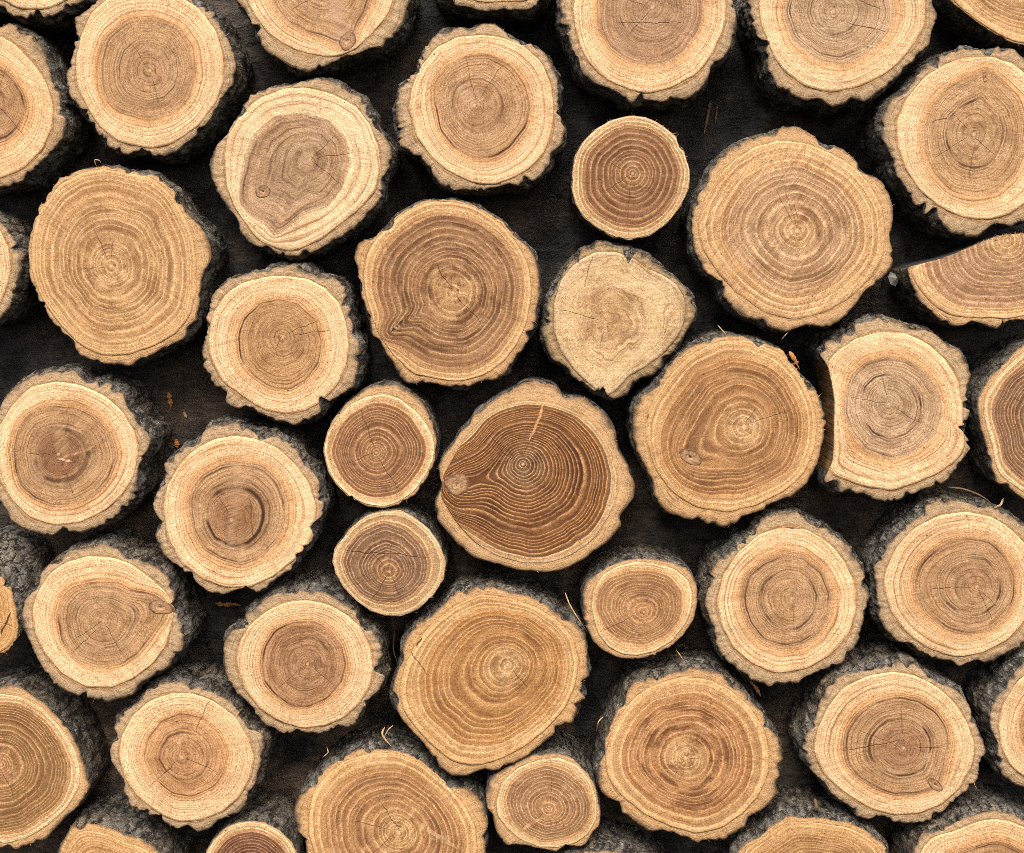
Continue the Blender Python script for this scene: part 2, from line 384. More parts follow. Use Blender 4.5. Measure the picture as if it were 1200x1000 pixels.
def board_material():
    N = NT('black_stained_board')
    pos = N.n('ShaderNodeNewGeometry').outputs['Position']
    wrp = N.vmath('ADD', pos, N.vmath('SCALE', N.comb(N.noise(pos, 9, 2), 0, N.noise(N.vmath('ADD', pos, (3, 1, 2)), 9, 2)), scale=.03))
    gx = N.noise(N.vmath('MULTIPLY', wrp, (34, 34, 120)), 1, 5, .7)
    a = N.noise(wrp, 30, 6, .7); b = N.noise(pos, 300, 4, .7); c = N.noise(pos, 7.5, 4, .6)
    z = N.n('ShaderNodeSeparateXYZ'); N.put(z.inputs[0], pos)
    col, _ = N.ramp(a, [(.34, (.006, .0056, .0052, 1)), (.48, (.017, .0155, .0142, 1)), (.60, (.036, .031, .027, 1)), (.72, (.085, .07, .055, 1))])
    # bare brown wood where the black stain has worn through, most near the foot of the board
    bare = N.math('MULTIPLY', N.rng(N.math('ADD', N.math('MULTIPLY', c, .7), N.math('MULTIPLY', a, .3)), .46, .60, 0, 1), N.rng(z.outputs[2], .1, .6, 1, .30))
    brown, _ = N.ramp(gx, [(.3, (.050, .034, .021, 1)), (.5, (.15, .104, .066, 1)), (.68, (.27, .185, .115, 1))])
    col = N.mix(N.math('MULTIPLY', bare, .9), col, brown)
    chip = N.math('MULTIPLY', N.rng(gx, .68, .73, 0, 1), N.rng(a, .55, .64, 0, 1))
    col = N.mix(N.math('MULTIPLY', chip, .8), col, (.24, .12, .045, 1))
    dust = N.math('MULTIPLY', N.rng(b, .63, .70, 0, .7), N.rng(c, .42, .6, .25, 1))
    col = N.mix(dust, col, (.22, .19, .155, 1))
    N.put(N.b.inputs['Base Color'], col)
    N.put(N.b.inputs['Roughness'], N.rng(a, .35, .65, .30, .75)); N.put(N.b.inputs['Specular IOR Level'], .42)
    h = N.math('ADD', N.math('ADD', gx, N.math('MULTIPLY', a, 1.6)), N.math('MULTIPLY', b, .5))
    N.put(N.b.inputs['Normal'], N.bump(h, 1, .006))
    return N.m

BARK = bark_material()
FIB = [fibre_material(c) for c in ((206, 164, 108), (176, 134, 84), (120, 100, 78))]

# ------------------------------------------------------------------ the logs
LOGS = [
{'n': 1,'outer': [(-87.0,4.4),(-52.2,10.2),(-29.0,8.7),(0.0,7.3),(17.4,20.3),(31.9,21.8),(43.5,20.3),(53.7,23.2),(69.6,16.0),(87.0,7.3),(100.1,0.0),(124.7,-40.6),(130.5,-75.4),(121.8,-116.0),(95.7,-148.0),(52.2,-165.4),(5.8,-162.5),(-40.6,-142.2),(-60.9,-95.7),(-66.7,-58.0),(-69.6,-23.2)],'inner': None,'heart': None,'pith': (37.7,-71.1),'knots': [],'cracks': [],'ring': None,'split': [],'kind': 'A','th': 0.6,'streaks': []},
{'n': 2,'outer': [(76.9,89.9),(81.2,113.1),(95.7,133.4),(108.8,145.1),(116.0,162.5),(130.5,174.1),(148.0,180.4),(168.3,176.1),(183.3,184.2),(203.1,180.4),(214.7,171.2),(229.2,158.1),(246.6,139.3),(262.5,110.2),(271.3,100.1),(276.5,78.3),(274.2,62.4),(265.4,43.5),(258.2,31.9),(256.7,17.4),(240.8,10.2),(229.2,0.0),(203.1,-11.6),(162.5,-16.0),(124.7,-8.7),(100.1,11.6),(87.0,20.3),(88.5,43.5),(84.1,63.8)],'inner': [(87.9,72.5),(89.9,101.5),(104.4,130.5),(116.0,148.0),(136.4,165.4),(174.1,174.6),(203.1,168.3),(232.1,148.0),(252.4,121.8),(262.0,95.7),(261.1,63.8),(252.4,34.8),(232.1,8.7),(203.1,-7.3),(162.5,-11.6),(127.6,-2.9),(107.3,14.5),(94.3,40.6)],'heart': [(115.2,75.4),(117.5,104.4),(127.6,123.3),(142.2,134.0),(174.1,141.3),(200.2,134.9),(220.5,116.0),(229.2,87.0),(224.8,55.1),(208.9,31.9),(179.9,18.9),(150.9,21.8),(124.7,43.5)],'pith': (175.5,82.7),'knots': [],'cracks': [],'ring': None,'split': [],'kind': 'A','rings': [(0.62,0.02,0.5),(0.4,0.015,0.6)],'streaks': []},
{'n': 3,'outer': [(0.0,33.4),(11.6,27.6),(31.9,37.7),(49.3,55.1),(55.1,69.6),(60.9,95.7),(69.6,107.3),(72.5,127.6),(78.3,142.2),(74.0,162.5),(55.1,182.8),(37.7,200.2),(26.1,211.8),(8.7,219.0),(-8.7,221.1),(-43.5,216.1),(-81.2,191.5),(-107.3,156.7),(-114.6,123.3),(-107.3,87.0),(-84.1,55.1),(-46.4,31.9)],'inner': [(0.0,42.1),(17.4,52.2),(37.7,72.5),(55.1,98.6),(62.4,124.7),(60.9,150.9),(49.3,177.0),(26.1,200.2),(0.0,210.3),(-37.7,207.4),(-75.4,185.7),(-98.6,153.8),(-104.4,123.3),(-98.6,89.9),(-78.3,62.4),(-43.5,43.5)],'heart': None,'pith': (-5.8,118.9),'knots': [],'cracks': [],'ring': None,'split': [],'kind': 'A','th': 0.55,'tone': (1.0,0.93,0.85),'rings': [(0.5,0.03,0.9)],'streaks': []},
{'n': 4,'outer': [(275.1,0.0),(286.7,11.6),(295.4,26.1),(304.1,40.6),(307.0,53.7),(315.7,62.4),(336.0,75.4),(350.5,82.7),(362.2,84.1),(382.5,76.9),(405.7,65.3),(420.2,62.4),(443.4,53.7),(460.8,43.5),(472.4,26.1),(476.7,8.7),(482.5,0.0),(481.1,-23.2),(466.6,-58.0),(431.8,-84.1),(388.3,-92.8),(341.8,-84.1),(304.1,-63.8),(280.9,-34.8)],'inner': [(288.2,0.0),(298.3,17.4),(312.8,37.7),(330.2,50.8),(356.4,62.4),(382.5,67.3),(402.8,64.4),(417.3,56.6),(434.7,40.6),(452.1,20.3),(460.8,0.0),(462.2,-23.2),(452.1,-52.2),(423.1,-75.4),(385.4,-82.7),(344.7,-76.9),(309.9,-55.1),(291.1,-26.1)],'heart': None,'pith': (378.1,-14.5),'knots': [(407.1,47.9,13,10,1.1)],'cracks': [((402.8,42.1),(404.2,49.3),1.5)],'ring': None,'split': [],'kind': 'A','th': 0.72,'rings': [(0.66,0.02,0.8)],'streaks': [((391.2,-5.8),(407.1,69.6),10,(190,156,124),0.75)]},
{'n': 5,'outer': [(509.6,-11.6),(518.3,0.0),(541.5,7.3),(567.6,13.1),(590.9,11.0),(617.0,11.0),(640.2,0.0),(654.7,-29.0),(651.8,-72.5),(625.7,-116.0),(582.2,-133.4),(538.6,-121.8),(509.6,-92.8),(500.9,-52.2),(505.3,-26.1)],'inner': None,'heart': None,'pith': (576.4,-58.0),'knots': [],'cracks': [],'ring': None,'split': [],'kind': 'A','th': 0.6,'streaks': []},
{'n': 6,'outer': [(464.7,107.3),(474.8,92.8),(487.9,85.6),(492.2,68.2),(502.4,50.8),(518.3,33.4),(538.6,30.5),(551.7,34.8),(564.7,27.6),(579.3,27.6),(593.8,37.7),(602.5,46.4),(622.8,50.8),(637.3,59.5),(650.3,78.3),(654.7,95.7),(656.1,116.0),(653.2,130.5),(660.5,150.9),(659.0,168.3),(644.5,181.3),(644.5,194.4),(631.5,208.9),(614.1,219.6),(598.1,216.1),(582.2,219.0),(567.6,224.8),(553.1,223.4),(535.7,223.4),(515.4,216.1),(508.2,204.5),(498.0,188.6),(480.6,178.4),(469.0,171.2),(464.7,150.9),(462.6,130.5)],'inner': [(479.2,127.6),(483.5,98.6),(495.1,74.0),(512.5,55.1),(535.7,43.5),(561.8,40.6),(588.0,43.5),(614.1,53.7),(634.4,72.5),(644.5,95.7),(648.9,121.8),(647.4,150.9),(640.2,174.1),(625.7,194.4),(602.5,208.9),(576.4,217.0),(550.2,213.2),(524.1,200.2),(503.8,182.8),(487.9,159.6)],'heart': [(508.2,116.0),(509.6,95.7),(524.1,76.9),(547.3,65.3),(573.4,63.8),(599.6,78.3),(614.1,98.6),(621.3,124.7),(617.0,148.0),(599.6,171.2),(579.3,184.2),(556.0,185.7),(532.8,174.1),(515.4,150.9)],'pith': (556.0,123.3),'knots': [],'cracks': [],'ring': None,'split': [],'kind': 'A','rings': [(0.66,0.022,1.0),(0.36,0.015,0.6)],'streaks': [((535.7,100.1),(557.5,123.3),6,(222,188,150),0.5)]},
{'n': 7,'outer': [(246.1,191.5),(254.8,168.3),(266.4,156.7),(278.0,136.4),(292.5,114.6),(315.7,103.0),(347.6,98.1),(373.8,92.3),(394.1,95.7),(408.6,107.3),(426.0,116.0),(436.1,136.4),(439.0,150.9),(449.2,156.7),(459.3,174.1),(457.9,194.4),(447.7,208.9),(447.7,229.2),(440.5,240.8),(423.1,258.2),(405.7,274.2),(385.4,285.8),(365.1,297.4),(341.8,302.6),(327.3,297.4),(307.0,291.6),(295.4,287.2),(282.4,275.6),(276.6,255.3),(267.9,245.1),(257.7,232.1),(247.6,208.9)],'inner': [(263.5,188.6),(266.4,162.5),(280.9,136.4),(304.1,114.6),(333.1,104.4),(362.2,103.0),(391.2,111.7),(417.3,124.7),(434.7,148.0),(443.4,174.1),(446.3,200.2),(440.5,223.4),(423.1,243.7),(399.9,262.5),(376.7,280.0),(356.4,290.1),(338.9,295.9),(321.5,290.1),(309.9,285.8),(298.3,277.1),(288.2,261.1),(275.1,243.7),(266.4,220.5)],'heart': [(286.7,185.7),(298.3,156.7),(324.4,136.4),(356.4,132.0),(385.4,139.3),(405.7,162.5),(410.0,191.5),(399.9,220.5),(382.5,240.8),(353.4,252.4),(336.0,266.9),(321.5,277.1),(312.8,264.0),(292.5,252.4),(280.9,237.9),(281.8,214.7)],'pith': (363.6,187.1),'knots': [(308.5,224.8,10,8,0.3)],'cracks': [],'ring': None,'split': [],'kind': 'A','rings': [(0.62,0.02,0.7),(0.4,0.02,0.4)],'nring': 9,'knotA': 0.08,'heartc': (170,139,106),'sapinc': (244,214,170),'sapc': (244,212,168),'hs': 2,'stain': 0.3,'streaks': []},
{'n': 8,'outer': [(656.0,8.7),(657.4,29.0),(667.6,49.3),(674.8,69.6),(683.5,87.0),(695.1,98.6),(712.5,103.0),(727.0,111.7),(738.6,122.4),(756.0,117.5),(773.4,120.4),(785.1,117.5),(802.5,116.0),(819.9,107.3),(830.0,92.8),(832.9,78.3),(846.0,69.6),(856.1,55.1),(863.4,31.9),(861.9,14.5),(857.6,0.0),(854.7,-17.4),(840.2,-43.5),(811.2,-66.7),(773.4,-76.9),(732.8,-72.5),(695.1,-58.0),(669.0,-34.8),(657.4,-11.6)],'inner': [(671.3,11.6),(674.8,37.7),(683.5,63.8),(698.0,84.1),(718.3,98.6),(741.5,107.3),(764.7,109.7),(790.9,101.5),(817.0,87.0),(834.4,63.8),(847.4,34.8),(850.3,8.7),(846.0,-20.3),(828.6,-43.5),(802.5,-60.9),(767.6,-68.2),(732.8,-63.8),(700.9,-46.4),(679.2,-20.3)],'heart': None,'pith': (764.7,8.1),'knots': [],'cracks': [((721.2,27.0),(802.5,27.0),0.7)],'ring': None,'split': [],'kind': 'A','th': 0.7,'tone': (1,0.98,0.98),'heartc': (166,133,100),'rings': [(0.66,0.02,0.6),(0.42,0.015,0.6)],'streaks': []},
{'n': 9,'outer': [(876.0,0.0),(877.4,14.5),(881.8,31.9),(891.9,49.3),(897.7,63.8),(899.2,81.2),(909.3,98.6),(926.7,111.7),(944.1,118.9),(961.5,116.0),(976.0,127.6),(990.5,121.8),(996.4,114.6),(1013.8,120.4),(1031.2,107.3),(1045.7,95.7),(1060.2,81.2),(1074.7,66.7),(1089.2,52.2),(1092.1,34.8),(1098.5,18.9),(1090.6,0.0),(1083.4,-20.3),(1063.1,-46.4),(1028.3,-66.7),(984.7,-72.5),(938.3,-66.7),(900.6,-43.5),(880.3,-20.3)],'inner': [(891.9,29.0),(903.5,60.9),(918.0,84.1),(941.2,101.5),(970.2,108.8),(999.3,104.4),(1028.3,92.8),(1051.5,75.4),(1068.9,55.1),(1081.9,31.9),(1084.8,5.8),(1077.6,-17.4),(1057.3,-43.5),(1025.4,-60.9),(984.7,-66.7),(941.2,-59.5),(909.3,-37.7),(891.9,-14.5),(889.0,5.8)],'heart': [(915.1,14.5),(926.7,49.3),(955.7,71.1),(984.7,78.3),(1019.6,63.8),(1042.8,37.7),(1050.0,14.5),(1042.8,-17.4),(1016.7,-40.6),(981.8,-46.4),(947.0,-37.7),(920.9,-14.5)],'pith': (974.9,14.5),'knots': [],'cracks': [((992.0,27.6),(1039.9,39.2),0.7),((1006.5,0.0),(1034.1,11.6),0.6)],'ring': None,'split': [],'kind': 'A','heartc': (176,146,112),'rings': [(0.58,0.02,0.8),(0.3,0.015,0.6),(0.9,0.015,0.5)],'streaks': []},
{'n': 10,'outer': [(1112.4,0.0),(1126.9,11.6),(1144.3,26.1),(1161.7,37.7),(1179.1,47.9),(1200.0,55.1),(1225.5,49.3),(1257.4,31.9),(1280.7,2.9),(1292.3,-34.8),(1289.4,-75.4),(1266.2,-116.0),(1228.4,-142.2),(1184.9,-148.0),(1141.4,-133.4),(1109.5,-104.4),(1095.0,-66.7),(1096.4,-31.9)],'inner': None,'heart': None,'pith': (1193.6,-49.3),'knots': [],'cracks': [],'ring': None,'split': [],'kind': 'B','th': 0.8,'rimw': 2.0,'streaks': []},
{'n': 11,'outer': [(1034.1,139.3),(1039.9,121.8),(1045.7,114.6),(1060.2,110.2),(1074.7,89.9),(1086.3,75.4),(1100.8,65.3),(1118.2,60.9),(1132.7,55.1),(1150.1,58.0),(1161.7,62.4),(1167.5,53.7),(1174.8,60.9),(1182.0,56.6),(1190.7,62.4),(1202.3,71.1),(1216.8,84.1),(1234.2,113.1),(1245.8,145.1),(1245.8,177.0),(1237.1,208.9),(1219.7,240.8),(1205.2,258.2),(1182.0,264.6),(1167.5,261.1),(1155.9,269.8),(1144.3,278.5),(1121.1,275.6),(1106.6,268.3),(1097.9,255.3),(1083.4,249.5),(1068.9,232.1),(1057.3,214.7),(1048.6,200.2),(1047.1,185.7),(1039.9,174.1),(1032.6,162.5)],'inner': [(1050.0,145.1),(1060.2,118.9),(1077.6,95.7),(1100.8,78.3),(1129.8,68.2),(1158.8,67.3),(1184.9,75.4),(1208.1,92.8),(1225.5,118.9),(1234.2,148.0),(1232.8,179.9),(1222.6,208.9),(1205.2,235.0),(1182.0,252.4),(1155.9,258.2),(1126.9,255.3),(1097.9,240.8),(1074.7,220.5),(1060.2,197.3),(1051.5,171.2)],'heart': [(1081.9,153.8),(1089.2,124.7),(1106.6,104.4),(1129.8,89.9),(1150.1,87.0),(1173.3,95.7),(1193.6,116.0),(1202.3,145.1),(1199.4,174.1),(1187.8,203.1),(1167.5,223.4),(1141.4,230.6),(1115.3,223.4),(1095.0,203.1),(1084.8,179.9)],'pith': (1140.0,158.1),'knots': [(1153.0,91.4,3.2,6.5,0.1)],'cracks': [((1092.1,142.7),(1109.5,139.8),1.0),((1140.0,162.5),(1164.6,181.3),0.6)],'ring': None,'split': [],'kind': 'A','heartc': (178,143,103),'rings': [(0.68,0.02,0.5),(0.38,0.025,0.8)],'knotA': 0.15,'streaks': []},
{'n': 12,'outer': [(670.5,203.1),(673.4,182.8),(683.5,165.4),(698.0,150.9),(715.4,140.7),(735.7,135.8),(756.0,136.4),(773.4,145.1),(790.9,158.1),(802.5,177.0),(809.1,200.2),(808.3,220.5),(799.6,240.8),(782.2,262.5),(761.8,277.1),(738.6,282.0),(718.3,278.5),(700.9,268.3),(683.5,255.3),(673.4,237.9),(669.9,220.5)],'inner': None,'heart': None,'pith': (741.5,203.1),'knots': [],'cracks': [],'ring': None,'split': [],'kind': 'C','th': 0.82,'nring': 13,'rimw': 1.2,'streaks': []},
{'n': 13,'outer': [(810,261),(811,247),(820,226),(829,215),(833,200),(843,186),(860,171),(881,161),(904,157),(918.5,148.5),(938,149),(953,158),(970,171),(988,174),(1002,186),(1014,203),(1031,209),(1043,226),(1048,247),(1046,265),(1043,279),(1047,294),(1046,311),(1031,331.5),(1014,340),(1002,358),(988,372),(970,384),(944,381),(921,389.5),(901,384),(886,376.5),(869,372),(860.5,363),(847,349),(846,331.5),(828.5,321),(814,297)],'inner': [(817,265),(826,235),(838,212),(858,190),(885,172),(915,164),(945,168),(975,180),(1000,195),(1020,217),(1034,245),(1037,275),(1033,305),(1018,328),(995,350),(965,367),(930,375),(895,366),(865,345),(840,318),(823,292)],'heart': None,'pith': (934,270.6),'knots': [],'cracks': [((906.4,161.0),(938.3,163.0),1.4),((983.3,182.8),(996.4,192.9),1.4),((1023.9,217.6),(1035.5,246.6),1.4)],'ring': None,'split': [],'kind': 'B','th': 0.72,'nring': 13,'scratch': 0.9,'heartc': (178,142,98),'streaks': []},
{'n': 14,'outer': [(35,278),(43.5,246.5),(61,223),(70,209),(93,199),(122,194),(148,199),(180,203),(203,223),(215,247),(225,256),(238,268),(246.6,288),(246.6,305),(236,326),(233.5,346),(230.6,378),(215,398),(188.6,410),(165,424),(151,430),(139,427),(116,426),(93,416),(84,401),(64,381),(46,352),(35,323),(33,294)],'inner': [(38,285),(46,250),(70,217),(95,203),(122,198),(150,203),(178,208),(200,228),(215,252),(226,280),(230,310),(229,345),(222,372),(205,392),(180,406),(150,416),(120,417),(95,405),(70,380),(50,350),(38,320)],'heart': None,'pith': (130.5,312.7),'knots': [],'cracks': [],'ring': None,'split': [],'kind': 'B','th': 0.78,'nring': 17,'tone': (1,0.98,0.93),'heartc': (188,148,96),'lite': 0.8,'grain': 1.4,'streaks': []},
{'n': 15,'outer': [(0,257),(10,272),(20,285),(27,300),(26,315),(21,330),(17,350),(6,368),(0,374),(-20,380),(-45,380),(-75,368),(-95,340),(-100,312),(-93,280),(-75,258),(-50,247),(-20,248)],'inner': [(0,268),(10,290),(13,312),(9,335),(0,358),(-20,370),(-48,371),(-73,358),(-88,335),(-92,310),(-85,283),(-68,264),(-45,255),(-18,257)],'heart': None,'pith': (-40,312),'knots': [],'cracks': [],'ring': None,'split': [],'kind': 'A','th': 0.55,'streaks': []},
{'n': 16,'outer': [(414,302.5),(417,288),(427,278),(435,285),(443,273.5),(461,256),(481,241.6),(504,234),(530,234),(553,239),(570.5,249),(588,259),(602.5,276),(620,291),(627,302.5),(631.5,320),(633,343),(630,360.5),(625.7,386.7),(614,407),(602.5,421.5),(596.7,436),(579,446),(562,447.6),(541.5,457.7),(521,453),(498,449),(478,450.5),(466,442),(462,430),(449,410),(443,398),(434.7,395),(433,378),(423,346),(420,328.6),(419,314)],'inner': [(426,315),(430,296),(445,275),(463,258),(483,244),(505,237),(530,237),(553,242),(572,252),(590,265),(604,283),(616,303),(622,325),(622,350),(617,378),(606,403),(590,424),(568,440),(540,448),(510,445),(482,438),(462,418),(446,398),(435,372),(427,342)],'heart': None,'pith': (531,343),'knots': [(465.1,383.8,6,4,2.6)],'cracks': [((456.4,389.6),(472.4,376.5),1.6)],'ring': None,'split': [],'kind': 'B','th': 0.86,'nring': 16,'tone': (1,0.95,0.9),'heartc': (152,114,74),'stain': 1.0,'knotA': 0.25,'streaks': []},
{'n': 17,'outer': [(641.5,354.7),(650.2,337.3),(660.3,319.9),(669.0,308.3),(677.7,299.6),(683.5,290.9),(696.6,292.4),(698.0,283.7),(715.4,286.6),(727.0,288.0),(738.6,292.4),(747.3,296.7),(760.4,298.2),(764.7,306.9),(774.9,311.2),(779.3,319.9),(793.8,328.6),(805.4,340.2),(811.2,348.9),(815.5,363.4),(814.1,375.1),(806.8,383.8),(801.0,395.4),(793.8,407.0),(779.3,421.5),(774.9,433.1),(761.8,441.8),(753.1,441.8),(741.5,450.5),(735.7,462.1),(718.3,469.3),(700.9,462.1),(686.4,451.9),(671.9,441.8),(660.3,427.3),(647.3,421.5),(641.5,409.9),(637.1,401.2),(635.6,386.7),(640.0,378.0),(640.0,363.4)],'inner': [(648.7,357.6),(657.4,328.6),(674.8,308.3),(698.0,295.3),(721.2,295.3),(741.5,302.5),(756.0,314.1),(776.4,322.8),(793.8,334.4),(802.5,351.8),(802.5,375.1),(793.8,395.4),(776.4,415.7),(756.0,430.2),(735.7,441.8),(724.1,456.3),(709.6,466.4),(695.1,454.8),(674.8,436.0),(657.4,412.8),(648.7,386.7)],'heart': None,'pith': (709.6,378.0),'knots': [],'cracks': [((695.1,299.6),(683.5,337.3),0.9)],'ring': None,'split': [],'kind': 'D','th': 0.6,'nring': 8,'warp': 8,'smear': 0.4,'streaks': []},
{'n': 18,'outer': [(1063.1,312.7),(1067.4,331.5),(1074.7,348.9),(1092.1,366.4),(1106.6,378.0),(1126.9,383.8),(1138.5,376.5),(1150.1,379.4),(1167.5,386.7),(1182.0,380.9),(1200.0,375.1),(1225.5,372.2),(1251.6,357.6),(1272.0,334.4),(1277.8,302.5),(1266.2,282.2),(1231.3,275.0),(1200.0,273.5),(1179.1,275.0),(1164.6,277.9),(1144.3,286.6),(1121.1,296.7),(1100.8,304.0),(1077.6,309.8)],'inner': [(1063.9,312.7),(1074.7,335.9),(1092.1,356.2),(1112.4,369.3),(1132.7,372.2),(1155.9,372.2),(1182.0,373.6),(1208.1,369.3),(1231.3,362.0),(1251.6,346.0),(1266.2,325.7),(1272.0,302.5),(1263.2,283.7),(1231.3,275.5),(1200.0,274.1),(1179.1,275.5),(1164.6,278.4),(1144.3,287.2),(1121.1,297.3),(1100.8,304.6),(1077.6,310.4)],'heart': [(1100.8,305.4),(1106.6,325.7),(1121.1,343.1),(1144.3,354.7),(1173.3,359.1),(1202.3,354.7),(1228.4,343.1),(1245.8,322.8),(1251.6,296.7),(1245.8,279.3),(1219.7,274.7),(1200.0,274.4),(1179.1,276.1),(1164.6,279.0),(1144.3,287.7),(1121.1,297.9)],'pith': (1182.0,282.2),'knots': [],'cracks': [],'ring': [(1063.9,285.1),(1074.7,335.9),(1092.1,356.2),(1112.4,369.3),(1132.7,372.2),(1155.9,372.2),(1182.0,373.6),(1208.1,369.3),(1231.3,362.0),(1251.6,346.0),(1266.2,325.7),(1274.9,288.0),(1263.2,230.0),(1222.6,186.5),(1182.0,172.0),(1129.8,186.5),(1086.3,230.0)],'split': [[(1064,311),(1290,262)]],'mc': (1180,320),'kind': 'B','th': 0.85,'nring': 16,'heartc': (170,132,92),'stain': 0.5,'splitc': (70,68,66),'streaks': []},
{'n': 19,'outer': [(236.0,415.7),(237.4,404.1),(243.2,392.5),(241.8,375.1),(244.7,357.6),(249.0,343.1),(260.6,334.4),(275.1,324.3),(292.5,321.4),(307.0,317.0),(324.4,312.7),(341.8,310.6),(359.3,312.7),(373.8,325.7),(391.2,324.3),(402.8,337.3),(408.6,351.8),(408.6,369.3),(414.4,380.9),(412.9,392.5),(420.2,398.3),(423.1,415.7),(418.7,438.9),(414.4,453.4),(399.9,462.1),(385.4,470.8),(373.8,485.3),(359.3,494.0),(344.7,498.3),(324.4,494.0),(307.0,485.3),(286.7,476.6),(278.0,480.9),(263.5,472.2),(265.0,460.6),(251.9,453.4),(243.2,438.9),(237.4,430.2)],'inner': [(242.6,401.2),(249.0,369.3),(263.5,346.0),(283.8,331.5),(309.9,325.2),(336.0,323.4),(362.2,327.2),(382.5,338.8),(397.0,354.7),(405.7,378.0),(408.6,404.1),(405.7,430.2),(394.1,453.4),(376.7,470.8),(356.4,482.4),(333.1,485.9),(307.0,479.5),(283.8,465.0),(260.6,447.6),(247.6,424.4)],'heart': [(278.0,395.4),(285.3,372.2),(304.1,354.7),(327.3,350.4),(350.5,356.2),(370.9,375.1),(378.1,401.2),(373.8,427.3),(359.3,446.1),(338.9,457.7),(315.7,454.8),(295.4,441.8),(280.9,421.5)],'pith': (331.7,394.5),'knots': [],'cracks': [((331.7,394.5),(321.5,409.9),0.6)],'ring': None,'split': [],'kind': 'A','heartc': (172,134,92),'rings': [(0.6,0.02,1.0),(0.34,0.012,0.5)],'streaks': []},
{'n': 20,'outer': [(741.5,491),(743,474),(750,465),(765,456),(772,442),(782,430),(802,410),(826,398),(849,392.5),(872,394),(895,401),(915.6,410),(930,427),(942,442),(955,456),(963.5,476.6),(968,497),(966,502),(962,525),(957.7,545.4),(947.5,566),(930,580),(907,589),(895,597.6),(869,605),(863,615),(846,618.5),(825.7,612),(802.5,609),(782,600.5),(767.6,586),(764.7,563),(756,548),(750,534),(741.5,513.5)],'inner': [(757,490),(768,465),(786,439),(810,415),(845,399),(880,400),(912,413),(937,440),(953,472),(957,500),(953,530),(940,558),(918,576),(885,592),(850,600),(815,594),(785,575),(766,547),(757,515)],'heart': None,'pith': (871.5,500.5),'knots': [(808.8,535.3,16,9,-0.5)],'cracks': [((757.5,473.7),(756.9,491.1),1.4)],'ring': None,'split': [],'kind': 'B','th': 0.8,'nring': 15,'heartc': (166,122,74),'tone': (1,0.96,0.88),'knotA': 0.3,'streaks': []},
{'n': 21,'outer': [(961.5,415.7),(969,405.5),(976,398),(987.6,392.5),(999,389.6),(1005,381),(1022,375),(1040,373.6),(1057,379),(1069,386.7),(1086,386.7),(1101,395),(1115,407),(1124,408),(1133,421),(1138.5,439),(1137,449),(1134,450.5),(1132.7,471),(1135.6,488),(1134,497),(1131,507.7),(1137,525),(1130,536.7),(1121,550),(1109.5,563),(1092,571.5),(1074.7,577),(1060,583),(1045.7,589.5),(1028,587.5),(1014,579),(999,578),(987.6,581.7),(973,571.5),(964.4,563),(971.7,552.7),(976,542.5),(978,522),(978,493),(979,470),(976,450.5),(971.7,430)],'inner': [(971,427),(982,413),(1003,398),(1033,389),(1062,391),(1088,403),(1108,421),(1122,445),(1128,475),(1128,505),(1131,524),(1120,541),(1100,555),(1072,567),(1045,576),(1010,570),(985,561),(971,556),(975,544),(977,522),(977,493),(977.5,470),(975,450)],'heart': [(990,465),(998,440),(1015,424),(1040,417),(1065,421),(1088,437),(1102,460),(1106,482),(1098,510),(1075,530),(1045,540),(1015,530),(997,507),(989,485)],'pith': (1042,474),'knots': [],'cracks': [],'ring': None,'split': [[(972,428),(972,552)]],'kind': 'A','tone': (1,1.0,1.0),'heartc': (180,150,116),'rings': [(0.64,0.022,0.7),(0.42,0.02,0.9)],'splitc': (160,120,76),'streaks': []},
{'n': 22,'outer': [(1200,404),(1188,416),(1173,430),(1162,442),(1153,456),(1147,468),(1147,485),(1151.6,505.6),(1153,508),(1159,528),(1162,548),(1169,566),(1182,571.5),(1200,586),(1225,592),(1270,588),(1310,560),(1332,520),(1335,480),(1322,440),(1295,410),(1260,396),(1225,395)],'inner': None,'heart': None,'pith': (1237,492),'knots': [],'cracks': [],'ring': None,'split': [],'kind': 'C','th': 0.86,'nring': 18,'rimw': 7,'heartc': (140,102,74),'dark': 0.5,'streaks': []},
{'n': 23,'outer': [(0,473.7),(7,462),(20,450.5),(38,440),(58,436),(75.4,434.5),(90,437.4),(100,450.5),(116,444.7),(130.5,453),(145,462),(148,476.6),(158,488),(162.5,503),(171,499),(177,516),(171,531),(162.5,545),(161,566),(161,583),(148,595),(136,606),(116,618),(96,624),(75,624),(55,628),(32,622),(14.5,613.6),(6,598),(0,590),(-12,560),(-14,530),(-8,500)],'inner': [(-8,530),(-2,502),(12,477),(35,454),(65,447),(95,452),(122,464),(142,481),(157,505),(162,530),(157,558),(144,580),(124,598),(95,612),(65,616),(35,607),(12,585),(-2,560)],'heart': [(12.2,528.0),(16.0,551.2),(21.8,571.5),(37.7,586.0),(60.9,594.7),(87.0,593.3),(113.1,580.2),(130.5,559.9),(139.8,533.8),(130.5,504.8),(113.1,487.4),(87.0,475.8),(58.0,472.9),(30.5,484.5),(17.4,501.9)],'pith': (68.2,532.4),'knots': [],'cracks': [],'ring': None,'split': [],'kind': 'A','corec': (138,102,74),'rings': [(0.7,0.02,0.8),(0.38,0.05,0.8)],'streaks': [((67.3,496.1),(76.0,535.3),7,(200,160,116),0.5),((71.1,538.2),(111.7,522.2),1.1,(212,170,122),0.6),((66.7,537.9),(84.1,540.2),1.2,(232,196,150),0.8)]},
